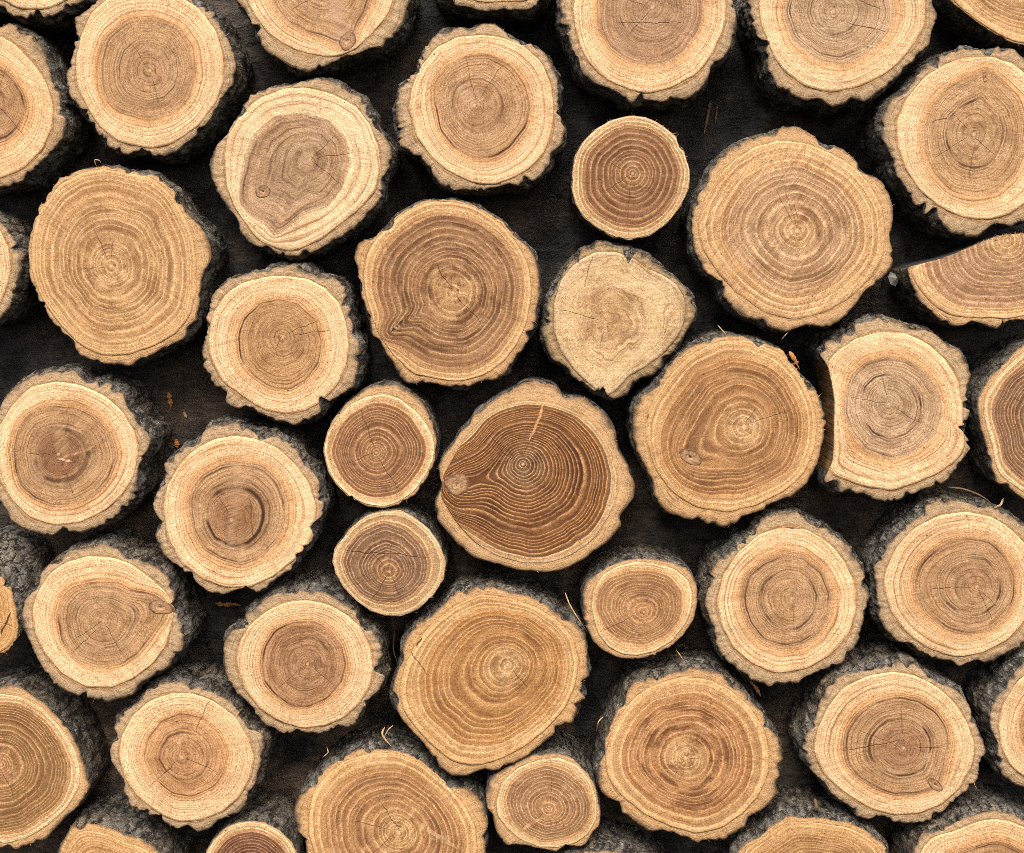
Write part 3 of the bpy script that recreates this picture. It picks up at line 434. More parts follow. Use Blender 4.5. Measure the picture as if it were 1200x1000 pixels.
{'n': 24,'outer': [(177.1,594.7),(185.8,575.9),(194.5,557.0),(190.1,548.3),(202.6,533.8),(214.2,525.1),(233.1,520.8),(237.4,507.7),(247.6,497.6),(260.6,499.0),(278.0,494.7),(289.6,503.4),(304.1,507.7),(318.6,509.2),(336.0,516.4),(349.1,529.5),(353.4,539.6),(365.1,549.8),(373.8,562.8),(376.7,577.3),(380.1,588.9),(376.7,606.4),(365.1,616.5),(368.0,626.7),(359.3,642.6),(347.6,649.9),(347.6,660.0),(336.0,670.2),(317.2,683.2),(304.1,694.8),(294.0,696.3),(288.2,689.0),(278.0,690.5),(263.5,696.9),(246.1,694.8),(231.6,684.7),(220.0,670.2),(202.6,660.0),(185.8,644.1),(181.4,628.1),(188.1,612.2)],'inner': [(191.6,597.6),(195.3,571.5),(208.4,546.9),(228.7,526.6),(251.9,515.0),(278.0,510.6),(304.1,515.0),(330.2,528.0),(347.6,545.4),(362.2,565.7),(370.9,591.8),(369.4,618.0),(359.3,641.2),(341.8,658.6),(318.6,676.0),(292.5,687.6),(263.5,688.2),(237.4,678.9),(214.2,661.5),(198.2,635.4)],'heart': [(220.0,594.7),(222.9,571.5),(237.4,554.1),(257.7,542.5),(283.8,539.0),(309.9,544.0),(330.2,562.8),(338.9,586.0),(337.5,612.2),(327.3,635.4),(307.0,655.7),(283.8,663.8),(260.6,658.6),(237.4,644.1),(224.4,620.9)],'pith': (271.6,609.3),'knots': [],'cracks': [((292.5,580.2),(298.3,638.3),0.8)],'ring': None,'split': [],'kind': 'A','corec': (154,117,84),'rings': [(0.62,0.02,0.8),(0.38,0.045,0.9)],'streaks': [((279.5,557.0),(266.4,665.8),4.5,(190,156,124),0.38)],'smear': 0.3},
{'n': 25,'outer': [(378.1,528.0),(382.5,507.7),(391.2,490.3),(405.7,472.9),(420.2,462.7),(428.9,455.5),(443.4,450.3),(463.7,450.3),(478.2,458.4),(495.6,472.9),(505.8,493.2),(511.6,516.4),(510.1,539.6),(501.4,559.9),(486.9,580.2),(469.5,591.8),(449.2,596.8),(428.9,594.7),(411.5,586.0),(394.1,570.1),(383.9,554.1)],'inner': [(379.6,528.0),(384.8,507.7),(394.1,491.8),(408.6,475.8),(428.9,465.6),(449.2,461.9),(469.5,468.5),(486.9,481.6),(501.4,499.0),(508.7,519.3),(507.2,539.6),(498.5,558.5),(484.0,577.3),(466.6,588.9),(449.2,594.2),(428.9,591.8),(411.5,583.7),(395.5,568.6),(385.4,552.7)],'heart': None,'pith': (440.5,530.9),'knots': [],'cracks': [],'ring': None,'split': [],'kind': 'C','th': 0.84,'nring': 15,'dark': 0.5,'streaks': []},
{'n': 26,'outer': [(508.2,591.8),(512.5,583.1),(518.3,571.5),(516.0,554.1),(512.5,548.3),(519.8,533.8),(529.9,522.2),(538.6,507.7),(550.2,496.1),(554.6,484.5),(567.6,475.8),(585.1,464.2),(602.5,455.5),(614.1,448.2),(625.7,446.8),(640.2,449.7),(651.8,452.6),(660.5,467.1),(672.1,465.6),(686.6,467.1),(701.1,478.7),(715.6,493.2),(722.9,510.6),(724.3,528.0),(735.9,545.4),(744.6,568.6),(743.2,586.0),(730.1,600.5),(725.8,609.3),(730.1,615.1),(718.5,629.6),(709.8,638.3),(695.3,647.0),(686.6,655.7),(672.1,662.9),(660.5,668.7),(640.2,671.6),(622.8,670.2),(605.4,668.7),(590.9,664.4),(576.4,660.0),(556.0,654.2),(538.6,641.2),(524.1,623.8),(512.5,609.3)],'inner': [(516.9,583.1),(519.8,557.0),(532.8,533.8),(547.3,510.6),(564.7,490.3),(588.0,475.8),(614.1,470.0),(640.2,471.5),(663.4,478.7),(686.6,490.3),(704.0,507.7),(715.6,530.9),(722.9,557.0),(721.4,586.0),(709.8,612.2),(692.4,635.4),(669.2,651.3),(643.1,660.0),(614.1,660.0),(585.1,652.8),(556.0,635.4),(532.8,609.3)],'heart': None,'pith': (612.6,544.0),'knots': [(535.7,567.2,17,14,0.2)],'cracks': [],'ring': None,'split': [],'kind': 'C','th': 0.9,'nring': 24,'stain': 0.75,'heartc': (168,108,60),'sapc': (232,186,132),'dark': 0.3,'rp': 1.0,'knotA': 0.5,'streaks': [((640.2,467.7),(620.4,519.3),1.6,(224,172,124),0.85)]},
{'n': 27,'outer': [(389.1,658.6),(391.2,644.1),(399.9,632.5),(411.5,618.0),(428.9,603.4),(449.2,599.1),(469.5,597.6),(486.9,606.4),(504.3,620.9),(515.9,638.3),(523.2,658.6),(520.3,678.9),(507.2,699.2),(489.8,715.1),(469.5,723.0),(452.1,722.4),(434.7,718.0),(417.3,705.0),(402.8,690.5),(392.6,673.1)],'inner': None,'heart': [(401.3,658.6),(408.6,641.2),(423.1,623.8),(449.2,612.2),(475.3,620.9),(492.7,638.3),(501.4,658.6),(498.5,678.9),(484.0,696.3),(463.7,706.4),(440.5,705.0),(423.1,696.3),(408.6,678.9)],'pith': (456.4,670.2),'knots': [],'cracks': [((402.8,646.4),(501.4,652.8),0.8),((455.0,673.1),(434.7,705.0),0.7)],'ring': None,'split': [],'kind': 'C','nring': 14,'heartc': (150,112,84),'rimw': 1.2,'streaks': []},
{'n': 28,'outer': [(683.5,713.7),(682.9,699.2),(685.8,687.0),(691.6,677.7),(700.9,672.5),(712.5,665.0),(729.9,658.0),(747.3,654.8),(767.6,655.7),(788.0,660.0),(803.9,665.0),(813.5,677.7),(817.8,691.9),(817.5,710.8),(812.9,728.2),(801.3,745.6),(785.1,760.1),(767.6,770.3),(747.3,774.0),(727.0,772.6),(708.2,764.5),(695.1,752.9),(686.4,734.0),(682.1,719.5)],'inner': [(693.7,713.7),(695.1,693.4),(705.3,674.5),(724.1,663.8),(744.4,659.1),(767.6,660.9),(790.9,667.3),(806.8,680.3),(811.7,696.3),(809.7,716.6),(802.5,734.0),(788.0,751.4),(767.6,764.5),(747.3,768.8),(727.0,766.5),(711.1,757.2),(699.5,739.8)],'heart': [(698.0,713.7),(700.9,693.4),(712.5,678.9),(735.7,670.2),(764.7,670.2),(785.1,677.4),(798.1,693.4),(799.6,713.7),(793.8,731.1),(779.3,745.6),(756.0,755.8),(732.8,752.9),(712.5,739.8)],'pith': (754.6,717.5),'knots': [],'cracks': [((693.1,678.9),(686.4,725.3),1.6)],'ring': None,'split': [],'kind': 'C','nring': 15,'heartc': (162,120,84),'dark': 0.7,'streaks': []},
{'n': 29,'outer': [(825.7,708),(828.6,693),(831.5,673),(840,658.6),(854.7,647),(866,638),(883.7,623.8),(889.5,615),(901,606),(918.5,602),(932.5,600.5),(941,606),(950,615),(967,621),(984.7,632.5),(999,644),(1002,652.8),(1011,664.4),(1016.7,679),(1014,687.6),(1021,702),(1014,716.6),(1012,737),(1008,751.4),(999,765),(987.6,779.6),(970,784),(950,791),(932.5,801),(909,804),(892,801),(881,797),(863,782.5),(849,774),(840,759),(837,739),(831.5,725)],'inner': [(840,705),(848,675),(865,648),(890,627),(920,618),(950,623),(975,640),(993,663),(1003,690),(1003,720),(995,745),(975,768),(945,785),(910,790),(880,778),(858,758),(845,732)],'heart': [(865.8,696.3),(871.6,673.1),(891.9,655.7),(918.0,645.5),(944.1,651.3),(967.3,670.2),(977.5,696.3),(974.6,722.4),(961.5,745.6),(941.2,760.1),(918.0,763.0),(891.9,754.3),(874.5,734.0),(867.3,713.7)],'pith': (928.2,702.1),'knots': [],'cracks': [((910.8,618.0),(945.6,619.4),1.3)],'ring': None,'split': [],'kind': 'A','rings': [(0.6,0.018,0.8),(0.4,0.025,0.8)],'streaks': []},
{'n': 30,'outer': [(1028.3,678.9),(1025.9,667.3),(1031.2,655.7),(1037.0,647.0),(1045.7,635.4),(1057.3,623.8),(1068.9,612.2),(1083.4,597.6),(1092.1,588.9),(1109.5,586.0),(1126.9,587.5),(1147.2,594.7),(1167.5,597.6),(1184.9,604.9),(1200.0,615.1),(1216.8,635.4),(1225.5,667.3),(1222.6,702.1),(1211.0,731.1),(1200.0,758.7),(1182.0,766.5),(1164.6,779.0),(1147.2,776.6),(1125.4,782.4),(1115.3,776.6),(1097.9,774.6),(1076.1,764.5),(1068.9,755.8),(1051.5,753.4),(1042.8,742.7),(1032.6,728.2),(1028.3,710.8),(1029.7,693.4)],'inner': [(1037.0,687.6),(1041.3,664.4),(1054.4,638.3),(1074.7,618.0),(1100.8,604.9),(1129.8,600.0),(1158.8,604.9),(1182.0,618.0),(1202.3,638.3),(1212.5,667.3),(1212.5,699.2),(1202.3,728.2),(1182.0,751.4),(1153.0,767.4),(1121.1,771.7),(1092.1,763.0),(1066.0,745.6),(1045.7,719.5)],'heart': [(1070.3,684.7),(1074.7,664.4),(1089.2,647.0),(1109.5,633.9),(1135.6,628.1),(1161.7,632.5),(1179.1,649.9),(1190.7,673.1),(1192.2,699.2),(1182.0,722.4),(1161.7,739.8),(1135.6,747.1),(1109.5,739.8),(1086.3,722.4),(1074.7,705.0)],'pith': (1145.8,689.0),'knots': [],'cracks': [],'ring': None,'split': [],'kind': 'A','rings': [(0.64,0.02,0.9),(0.4,0.03,0.8)],'streaks': []},
{'n': 31,'outer': [(0,676),(10,684),(16,695),(18,712),(21,730),(21,745),(16,757),(6,765),(0,766),(-20,775),(-50,770),(-75,745),(-80,710),(-65,680),(-35,668),(-12,670)],'inner': None,'heart': None,'pith': (-30,720),'knots': [],'cracks': [((12.2,716.6),(1.5,745.6),1.6)],'ring': None,'split': [],'kind': 'B','th': 0.7,'flare': (14,34),'tone': (1,0.85,0.6),'streaks': []},
{'n': 32,'outer': [(26.1,722.4),(29.0,705.0),(37.7,693.4),(46.4,686.1),(47.9,673.1),(58.0,661.5),(69.6,655.7),(81.2,645.5),(101.5,641.2),(121.8,636.8),(136.4,644.1),(148.0,655.7),(165.4,655.7),(182.8,664.4),(197.3,676.0),(204.5,690.5),(204.5,707.9),(208.9,725.3),(220.5,736.9),(216.1,748.5),(214.7,763.0),(204.5,765.9),(197.3,783.3),(179.9,790.6),(162.5,803.6),(156.7,813.8),(139.3,818.1),(127.6,821.6),(107.3,815.2),(87.0,812.3),(63.8,800.7),(52.2,784.8),(45.0,771.7),(37.7,754.3),(29.0,736.9)],'inner': [(39.2,716.6),(45.0,693.4),(58.0,673.1),(78.3,658.6),(104.4,651.9),(130.5,653.3),(153.8,661.5),(174.1,676.0),(191.5,690.5),(203.7,708.5),(201.6,731.1),(194.4,757.2),(179.9,777.5),(156.7,794.9),(130.5,805.1),(101.5,803.6),(75.4,789.1),(55.1,765.9),(43.5,742.7)],'heart': [(68.2,722.4),(72.5,702.1),(87.0,686.1),(113.1,681.8),(139.3,683.2),(156.7,693.4),(174.1,702.1),(179.9,725.3),(174.1,748.5),(162.5,765.9),(142.2,779.0),(116.0,781.9),(89.9,771.7),(74.0,751.4)],'pith': (121.8,726.7),'knots': [(188.0,711.4,16,9,-0.2)],'cracks': [],'ring': None,'split': [],'kind': 'A','rings': [(0.66,0.025,0.9),(0.4,0.02,0.6)],'knotA': 0.25,'streaks': []},
{'n': 33,'outer': [(260.6,770.9),(263.5,753.5),(269.3,739.0),(283.8,736.1),(289.6,718.7),(301.2,710.0),(315.7,698.4),(333.1,693.5),(347.6,692.0),(365.1,690.6),(382.5,694.9),(397.0,702.2),(417.3,716.7),(420.2,724.5),(423.1,733.2),(437.6,739.0),(443.4,753.5),(447.7,768.0),(443.4,779.6),(452.1,794.1),(443.4,811.5),(428.9,820.2),(420.2,843.4),(412.9,855.1),(397.0,853.6),(379.6,860.9),(365.1,860.9),(347.6,857.4),(336.0,862.3),(315.7,855.1),(304.1,846.4),(294.0,828.9),(278.0,814.4),(266.4,797.0),(261.5,782.5)],'inner': [(276.6,776.7),(280.9,753.5),(292.5,733.2),(312.8,715.8),(336.0,705.6),(359.3,702.7),(382.5,707.1),(405.7,718.7),(423.1,736.1),(434.7,759.3),(437.6,782.5),(433.2,805.7),(420.2,826.0),(402.8,842.0),(379.6,852.2),(353.4,854.2),(327.3,846.4),(304.1,831.8),(286.7,808.6)],'heart': [(306.5,782.5),(309.9,759.3),(321.5,739.0),(341.8,728.9),(365.1,727.4),(388.3,737.6),(401.3,756.4),(405.7,779.6),(399.9,799.9),(385.4,817.3),(362.2,828.9),(341.8,827.5),(321.5,814.4),(309.9,799.9)],'pith': (360.7,778.2),'knots': [],'cracks': [],'ring': None,'split': [],'kind': 'A','heartc': (164,126,90),'rings': [(0.64,0.022,1.0),(0.4,0.015,0.5)],'stain': 0.6,'streaks': []},
{'n': 34,'outer': [(457.4,817.3),(461.8,799.9),(466.1,785.4),(473.4,773.8),(470.5,759.3),(477.7,744.8),(492.2,727.4),(503.8,721.6),(515.4,712.9),(527.0,699.8),(535.7,692.6),(556.0,689.7),(576.4,688.2),(596.7,692.6),(619.9,698.4),(640.2,708.5),(657.6,721.6),(672.1,727.4),(683.7,741.9),(688.9,765.1),(688.0,782.5),(690.9,791.2),(680.8,798.5),(682.2,808.6),(688.0,817.3),(677.9,821.7),(677.9,831.8),(672.1,846.4),(654.7,855.1),(646.0,862.3),(637.3,869.6),(619.9,884.1),(602.5,895.7),(582.2,902.9),(561.8,902.9),(547.3,910.2),(529.9,910.2),(515.4,901.5),(503.8,884.1),(489.3,863.8),(471.9,846.4),(460.3,828.9)],'inner': [(467.6,811.5),(473.4,782.5),(487.9,753.5),(506.7,730.3),(532.8,710.0),(561.8,696.9),(593.8,699.8),(625.7,710.0),(653.2,726.0),(672.1,747.7),(677.9,776.7),(673.5,802.8),(661.9,828.9),(641.6,852.2),(615.5,873.9),(585.1,889.9),(556.0,897.1),(529.9,892.8),(508.2,875.4),(489.3,855.1),(473.4,834.7)],'heart': None,'pith': (595.2,778.2),'knots': [],'cracks': [((672.1,739.0),(679.3,770.9),1.6),((477.7,760.8),(500.9,791.2),0.9),((487.9,757.9),(495.1,747.7),1.4)],'ring': None,'split': [],'kind': 'B','th': 0.8,'nring': 15,'heartc': (176,130,76),'tone': (1,0.95,0.84),'streaks': []},
{'n': 35,'outer': [(127.6,881.2),(130.5,872.5),(137.8,868.1),(132.0,855.1),(139.3,840.5),(150.9,831.8),(162.5,823.1),(171.2,810.1),(185.7,802.8),(203.1,799.9),(216.1,800.5),(223.4,810.1),(232.1,804.3),(237.9,810.1),(249.5,811.5),(266.9,820.2),(278.5,831.8),(284.3,840.5),(291.6,855.1),(307.5,858.0),(310.4,872.5),(307.5,887.0),(303.2,904.4),(298.8,918.9),(290.1,930.5),(288.7,945.0),(278.5,953.7),(266.9,956.6),(255.3,960.9),(246.6,971.1),(232.1,976.0),(220.5,966.7),(208.9,972.5),(194.4,965.3),(185.7,956.6),(171.2,955.1),(153.8,946.4),(145.1,930.5),(143.6,913.1),(134.9,901.5),(129.1,892.8)],'inner': [(139.3,887.0),(142.2,863.8),(153.8,840.5),(174.1,823.1),(200.2,813.0),(226.3,813.0),(252.4,823.1),(275.6,840.5),(290.1,863.8),(297.4,887.0),(294.5,910.2),(281.4,933.4),(261.1,950.8),(235.0,961.8),(208.9,962.4),(185.7,953.7),(162.5,936.3),(146.5,913.1)],'heart': [(168.3,889.9),(174.1,866.7),(188.6,846.4),(211.8,837.6),(237.9,842.0),(258.2,858.0),(266.9,881.2),(262.5,904.4),(249.5,921.8),(226.3,931.9),(203.1,929.0),(182.8,913.1)],'pith': (213.2,887.5),'knots': [],'cracks': [((246.6,818.8),(229.2,855.1),0.7)],'ring': None,'split': [],'kind': 'A','heartc': (180,138,96),'rings': [(0.62,0.018,0.7),(0.37,0.035,0.7)],'streaks': []},
{'n': 36,'outer': [(0.0,802.8),(11.6,804.3),(26.1,810.1),(37.7,818.8),(52.2,827.5),(60.9,837.6),(72.5,849.3),(84.1,866.7),(92.8,887.0),(97.2,901.5),(100.1,910.2),(103.0,924.7),(95.7,939.2),(87.0,950.8),(75.4,959.5),(62.4,974.0),(52.2,985.6),(31.9,991.4),(17.4,998.7),(8.7,991.4),(0.0,995.8),(-29.0,991.4),(-60.9,974.0),(-84.1,945.0),(-92.8,910.2),(-89.9,875.4),(-75.4,843.4),(-52.2,820.2),(-26.1,807.2)],'inner': [(0.0,814.4),(26.1,819.7),(49.3,833.3),(69.6,855.1),(84.1,878.3),(92.3,904.4),(89.4,927.6),(76.0,949.3),(55.7,968.2),(31.9,982.7),(5.8,990.0),(-26.1,984.2),(-55.1,965.3),(-75.4,937.7),(-84.1,904.4),(-79.8,872.5),(-63.8,843.4),(-37.7,821.7)],'heart': None,'pith': (0.0,897.1),'knots': [],'cracks': [],'ring': None,'split': [],'kind': 'C','th': 0.86,'nring': 19,'heartc': (152,112,72),'dark': 0.55,'streaks': []},
{'n': 37,'outer': [(699.5,913.1),(702.4,895.7),(708.2,884.1),(708.2,866.7),(715.4,849.3),(721.2,834.7),(732.8,823.1),(732.8,811.5),(741.5,799.9),(756.0,792.7),(773.4,794.1),(790.9,785.4),(808.3,782.5),(825.7,784.0),(843.1,788.3),(854.7,794.1),(863.4,805.7),(875.0,814.4),(886.6,828.9),(898.2,843.4),(898.2,852.2),(909.8,860.9),(917.1,878.3),(918.5,889.9),(912.7,895.7),(915.6,910.2),(909.8,918.9),(912.7,930.5),(904.0,942.1),(892.4,950.8),(877.9,959.5),(872.1,971.1),(857.6,979.8),(846.0,988.5),(831.5,985.6),(817.0,990.0),(805.4,982.7),(790.9,979.8),(776.4,974.0),(761.8,976.9),(744.4,965.3),(729.9,953.7),(725.6,940.6),(712.5,936.3),(703.8,927.6)],'inner': [(709.0,889.9),(714.8,862.3),(728.5,836.2),(745.9,814.4),(770.5,799.9),(799.6,792.7),(828.6,795.6),(856.1,808.6),(877.9,827.5),(893.8,850.7),(901.1,878.3),(901.1,904.4),(890.9,930.5),(872.1,953.7),(847.4,971.1),(817.0,978.3),(785.1,969.6),(756.0,955.1),(728.5,933.4),(713.1,913.1)],'heart': None,'pith': (803.9,888.4),'knots': [],'cracks': [],'ring': None,'split': [],'kind': 'B','th': 0.78,'nring': 14,'heartc': (184,137,86),'tone': (1,0.95,0.89),'stain': 1.0,'streaks': []},
{'n': 38,'outer': [(944.1,884.1),(939.8,875.4),(945.6,860.9),(951.4,849.3),(960.1,834.7),(961.5,820.2),(973.1,802.8),(984.7,791.2),(1005.1,786.9),(1022.5,785.4),(1039.9,779.6),(1060.2,775.3),(1077.6,782.5),(1089.2,794.1),(1103.7,802.8),(1115.3,805.7),(1129.8,817.3),(1138.5,831.8),(1141.4,846.4),(1150.1,860.9),(1154.5,878.3),(1150.1,892.8),(1147.2,910.2),(1135.6,924.7),(1121.1,936.3),(1106.6,950.8),(1092.1,960.9),(1077.6,965.3),(1060.2,966.2),(1045.7,962.4),(1034.1,955.1),(1019.6,962.4),(1005.1,959.5),(999.3,947.9),(984.7,939.2),(973.1,930.5),(967.3,918.9),(955.7,910.2),(947.0,895.7)],'inner': [(954.3,881.2),(958.6,855.1),(970.2,828.9),(987.6,807.2),(1013.8,792.7),(1042.8,786.9),(1071.8,791.2),(1097.9,804.3),(1118.2,823.1),(1132.7,846.4),(1141.4,872.5),(1138.5,898.6),(1124.0,924.7),(1103.7,942.1),(1077.6,953.7),(1048.6,956.6),(1019.6,947.9),(990.5,930.5),(967.3,910.2)],'heart': [(987.6,878.3),(990.5,855.1),(1005.1,834.7),(1025.4,820.2),(1051.5,814.4),(1077.6,818.8),(1097.9,831.8),(1110.9,852.2),(1113.8,875.4),(1106.6,898.6),(1092.1,918.9),(1071.8,930.5),(1048.6,933.4),(1025.4,926.1),(1002.2,910.2),(990.5,895.7)],'pith': (1058.7,876.8),'knots': [(1095.6,919.5,12,6,-0.7)],'cracks': [((987.6,881.2),(1060.2,866.7),0.6)],'ring': None,'split': [],'kind': 'A','corec': (160,124,92),'rings': [(0.66,0.02,0.8),(0.4,0.025,0.9)],'knotA': 0.12,'streaks': []},
{'n': 39,'outer': [(1200.0,773.8),(1187.8,785.4),(1176.2,805.7),(1164.6,817.3),(1158.8,834.7),(1160.3,855.1),(1169.0,872.5),(1167.5,887.0),(1173.3,907.3),(1184.9,918.9),(1202.3,923.8),(1225.5,930.5),(1260.3,924.7),(1289.4,901.5),(1303.9,866.7),(1303.9,831.8),(1289.4,797.0),(1263.2,773.8),(1231.3,765.1)],'inner': [(1169.0,849.3),(1174.8,823.1),(1190.7,797.0),(1211.0,782.5),(1237.1,778.2),(1263.2,788.3),(1283.6,808.6),(1292.3,834.7),(1292.3,863.8),(1280.7,892.8),(1257.4,910.2),(1228.4,916.0),(1199.4,910.2),(1182.0,895.7),(1171.9,875.4)],'heart': None,'pith': (1234.2,849.3),'knots': [],'cracks': [],'ring': None,'split': [],'kind': 'A','th': 0.62,'rings': [(0.6,0.03,1.0)],'streaks': []},
{'n': 40,'outer': [(343.3,962.4),(344.7,947.9),(350.5,933.4),(362.2,924.7),(370.9,913.1),(382.5,901.5),(399.9,889.9),(420.2,881.2),(440.5,879.7),(460.8,881.2),(478.2,885.5),(495.6,895.7),(513.0,910.2),(530.4,924.7),(542.0,925.3),(553.6,929.6),(565.2,942.1),(568.1,952.2),(571.9,965.3),(568.1,979.8),(568.1,1000.1),(562.3,1029.1),(542.0,1058.1),(510.1,1078.4),(466.6,1084.2),(423.1,1075.5),(388.3,1055.2),(368.0,1026.2),(359.3,1003.0),(356.4,985.6),(346.2,974.0)],'inner': [(360.7,959.5),(365.1,933.4),(379.6,913.1),(405.7,892.8),(437.6,884.1),(466.6,884.9),(495.6,898.6),(521.7,920.3),(542.0,942.1),(556.5,968.2),(558.8,1000.1),(547.8,1032.0),(524.6,1055.2),(489.8,1069.7),(452.1,1069.7),(417.3,1058.1),(388.3,1034.9),(368.0,1003.0),(361.6,979.8)],'heart': None,'pith': (466.6,976.9),'knots': [],'cracks': [((547.8,936.3),(558.8,968.2),1.8),((358.7,942.1),(356.4,959.5),1.5),((446.3,945.0),(466.6,971.1),0.8)],'ring': None,'split': [],'kind': 'B','th': 0.82,'nring': 15,'heartc': (172,130,84),'tone': (1,0.93,0.8),'scratch': 0.5,'streaks': [((537.7,995.8),(482.5,962.4),2.2,(228,190,148),0.45)],'smear': 0.35},
{'n': 41,'outer': [(569.1,936.3),(572.0,918.9),(582.2,907.3),(596.7,898.6),(614.1,888.4),(634.4,884.1),(654.7,883.2),(672.1,889.9),(686.6,904.4),(696.7,918.9),(701.1,936.3),(704.0,953.7),(702.5,968.2),(695.3,976.9),(686.6,991.4),(677.9,995.8),(663.4,991.4),(651.8,1000.1),(637.3,997.2),(619.9,992.9),(605.4,991.4),(593.8,992.9),(585.1,982.7),(579.3,971.1),(577.8,956.6),(570.5,947.9)],'inner': [(580.7,942.1),(588.0,918.9),(605.4,901.5),(628.6,891.3),(654.7,888.4),(676.4,897.1),(691.8,916.0),(699.6,939.2),(699.1,959.5),(690.4,976.9),(675.6,988.5),(654.7,994.3),(631.5,993.7),(611.2,985.0),(593.8,971.1),(583.6,956.6)],'heart': [(592.3,939.2),(599.6,918.9),(617.0,904.4),(640.2,897.1),(663.4,904.4),(683.7,921.8),(692.4,942.1),(690.9,959.5),(680.8,974.0),(663.4,982.7),(637.3,987.1),(617.0,978.3),(599.6,962.4)],'pith': (643.1,949.3),'knots': [],'cracks': [],'ring': None,'split': [],'kind': 'C','nring': 13,'heartc': (160,120,86),'dark': 0.6,'streaks': [((611.2,975.4),(633.8,959.5),1.5,(226,170,116),0.8)],'smear': 0.3},
{'n': 42,'outer': [(65.3,1003.0),(68.2,997.2),(75.4,982.7),(84.1,968.2),(98.6,965.3),(116.0,968.2),(130.5,971.1),(148.0,979.8),(162.5,982.7),(177.0,988.5),(188.6,1000.1),(203.1,1023.3),(206.0,1058.1),(191.5,1092.9),(162.5,1119.1),(124.7,1124.9),(89.9,1113.2),(63.8,1084.2),(55.1,1052.3),(58.0,1023.3)],'inner': None,'heart': None,'pith': (127.6,1046.5),'knots': [],'cracks': [],'ring': None,'split': [],'kind': 'B','th': 0.75,'rimw': 9,'tone': (1,0.92,0.78),'streaks': []},
{'n': 43,'outer': [(240.3,1000.1),(249.0,985.6),(263.5,971.1),(278.0,965.3),(292.5,963.0),(309.9,965.3),(327.3,974.0),(341.8,988.5),(347.6,1000.1),(352.0,1023.3),(347.6,1052.3),(330.2,1075.5),(298.3,1087.1),(266.4,1078.4),(244.7,1058.1),(236.0,1029.1)],'inner': None,'heart': None,'pith': (294.0,1024.8),'knots': [],'cracks': [],'ring': None,'split': [],'kind': 'C','th': 0.82,'nring': 14,'heartc': (125,84,62),'dark': 0.55,'rimw': 1.5,'streaks': []},
{'n': 44,'outer': [(862.9,1000.1),(871.6,988.5),(889.0,979.8),(903.5,968.2),(920.9,955.1),(935.4,958.0),(955.7,956.6),(976.0,960.9),(993.4,962.4),(1010.9,971.1),(1025.4,979.8),(1037.0,991.4),(1041.3,1000.1),(1051.5,1029.1),(1048.6,1063.9),(1031.2,1095.8),(999.3,1116.2),(958.6,1122.0),(918.0,1113.2),(883.2,1090.0),(862.9,1058.1),(857.1,1026.2)],'inner': None,'heart': None,'pith': (954.3,1032.0),'knots': [],'cracks': [],'ring': None,'split': [],'kind': 'B','th': 0.8,'tone': (1,0.94,0.82),'rimw': 6,'streaks': []},
{'n': 45,'outer': [(1067.4,1000.1),(1074.7,988.5),(1080.5,976.9),(1097.9,971.1),(1112.4,968.2),(1129.8,959.5),(1150.1,952.2),(1167.5,950.8),(1184.9,953.7),(1200.0,959.5),(1222.6,971.1),(1245.8,994.3),(1257.4,1026.2),(1254.5,1063.9),(1234.2,1098.7),(1199.4,1119.1),(1158.8,1122.0),(1118.2,1110.3),(1086.3,1084.2),(1068.9,1049.4),(1064.5,1023.3)],'inner': None,'heart': None,'pith': (1161.7,1033.5),'knots': [],'cracks': [],'ring': None,'split': [],'kind': 'A','th': 0.66,'rimw': 9,'tone': (1,0.96,0.9),'rings': [(0.6,0.02,0.8)],'streaks': []},
{'n': 46,'outer': [(674.8,1003.0),(686.4,997.8),(703.8,995.8),(727.0,999.5),(756.0,1008.8),(779.3,1026.2),(793.8,1052.3),(796.7,1084.2),(782.2,1122.0),(750.2,1145.2),(706.7,1151.0),(666.1,1136.5),(640.0,1107.4),(631.3,1072.6),(637.1,1037.8),(654.5,1014.6)],'inner': None,'heart': None,'pith': (712.5,1072.6),'knots': [],'cracks': [],'ring': None,'split': [],'kind': 'A','th': 0.6,'rimw': 7,'streaks': []}
]
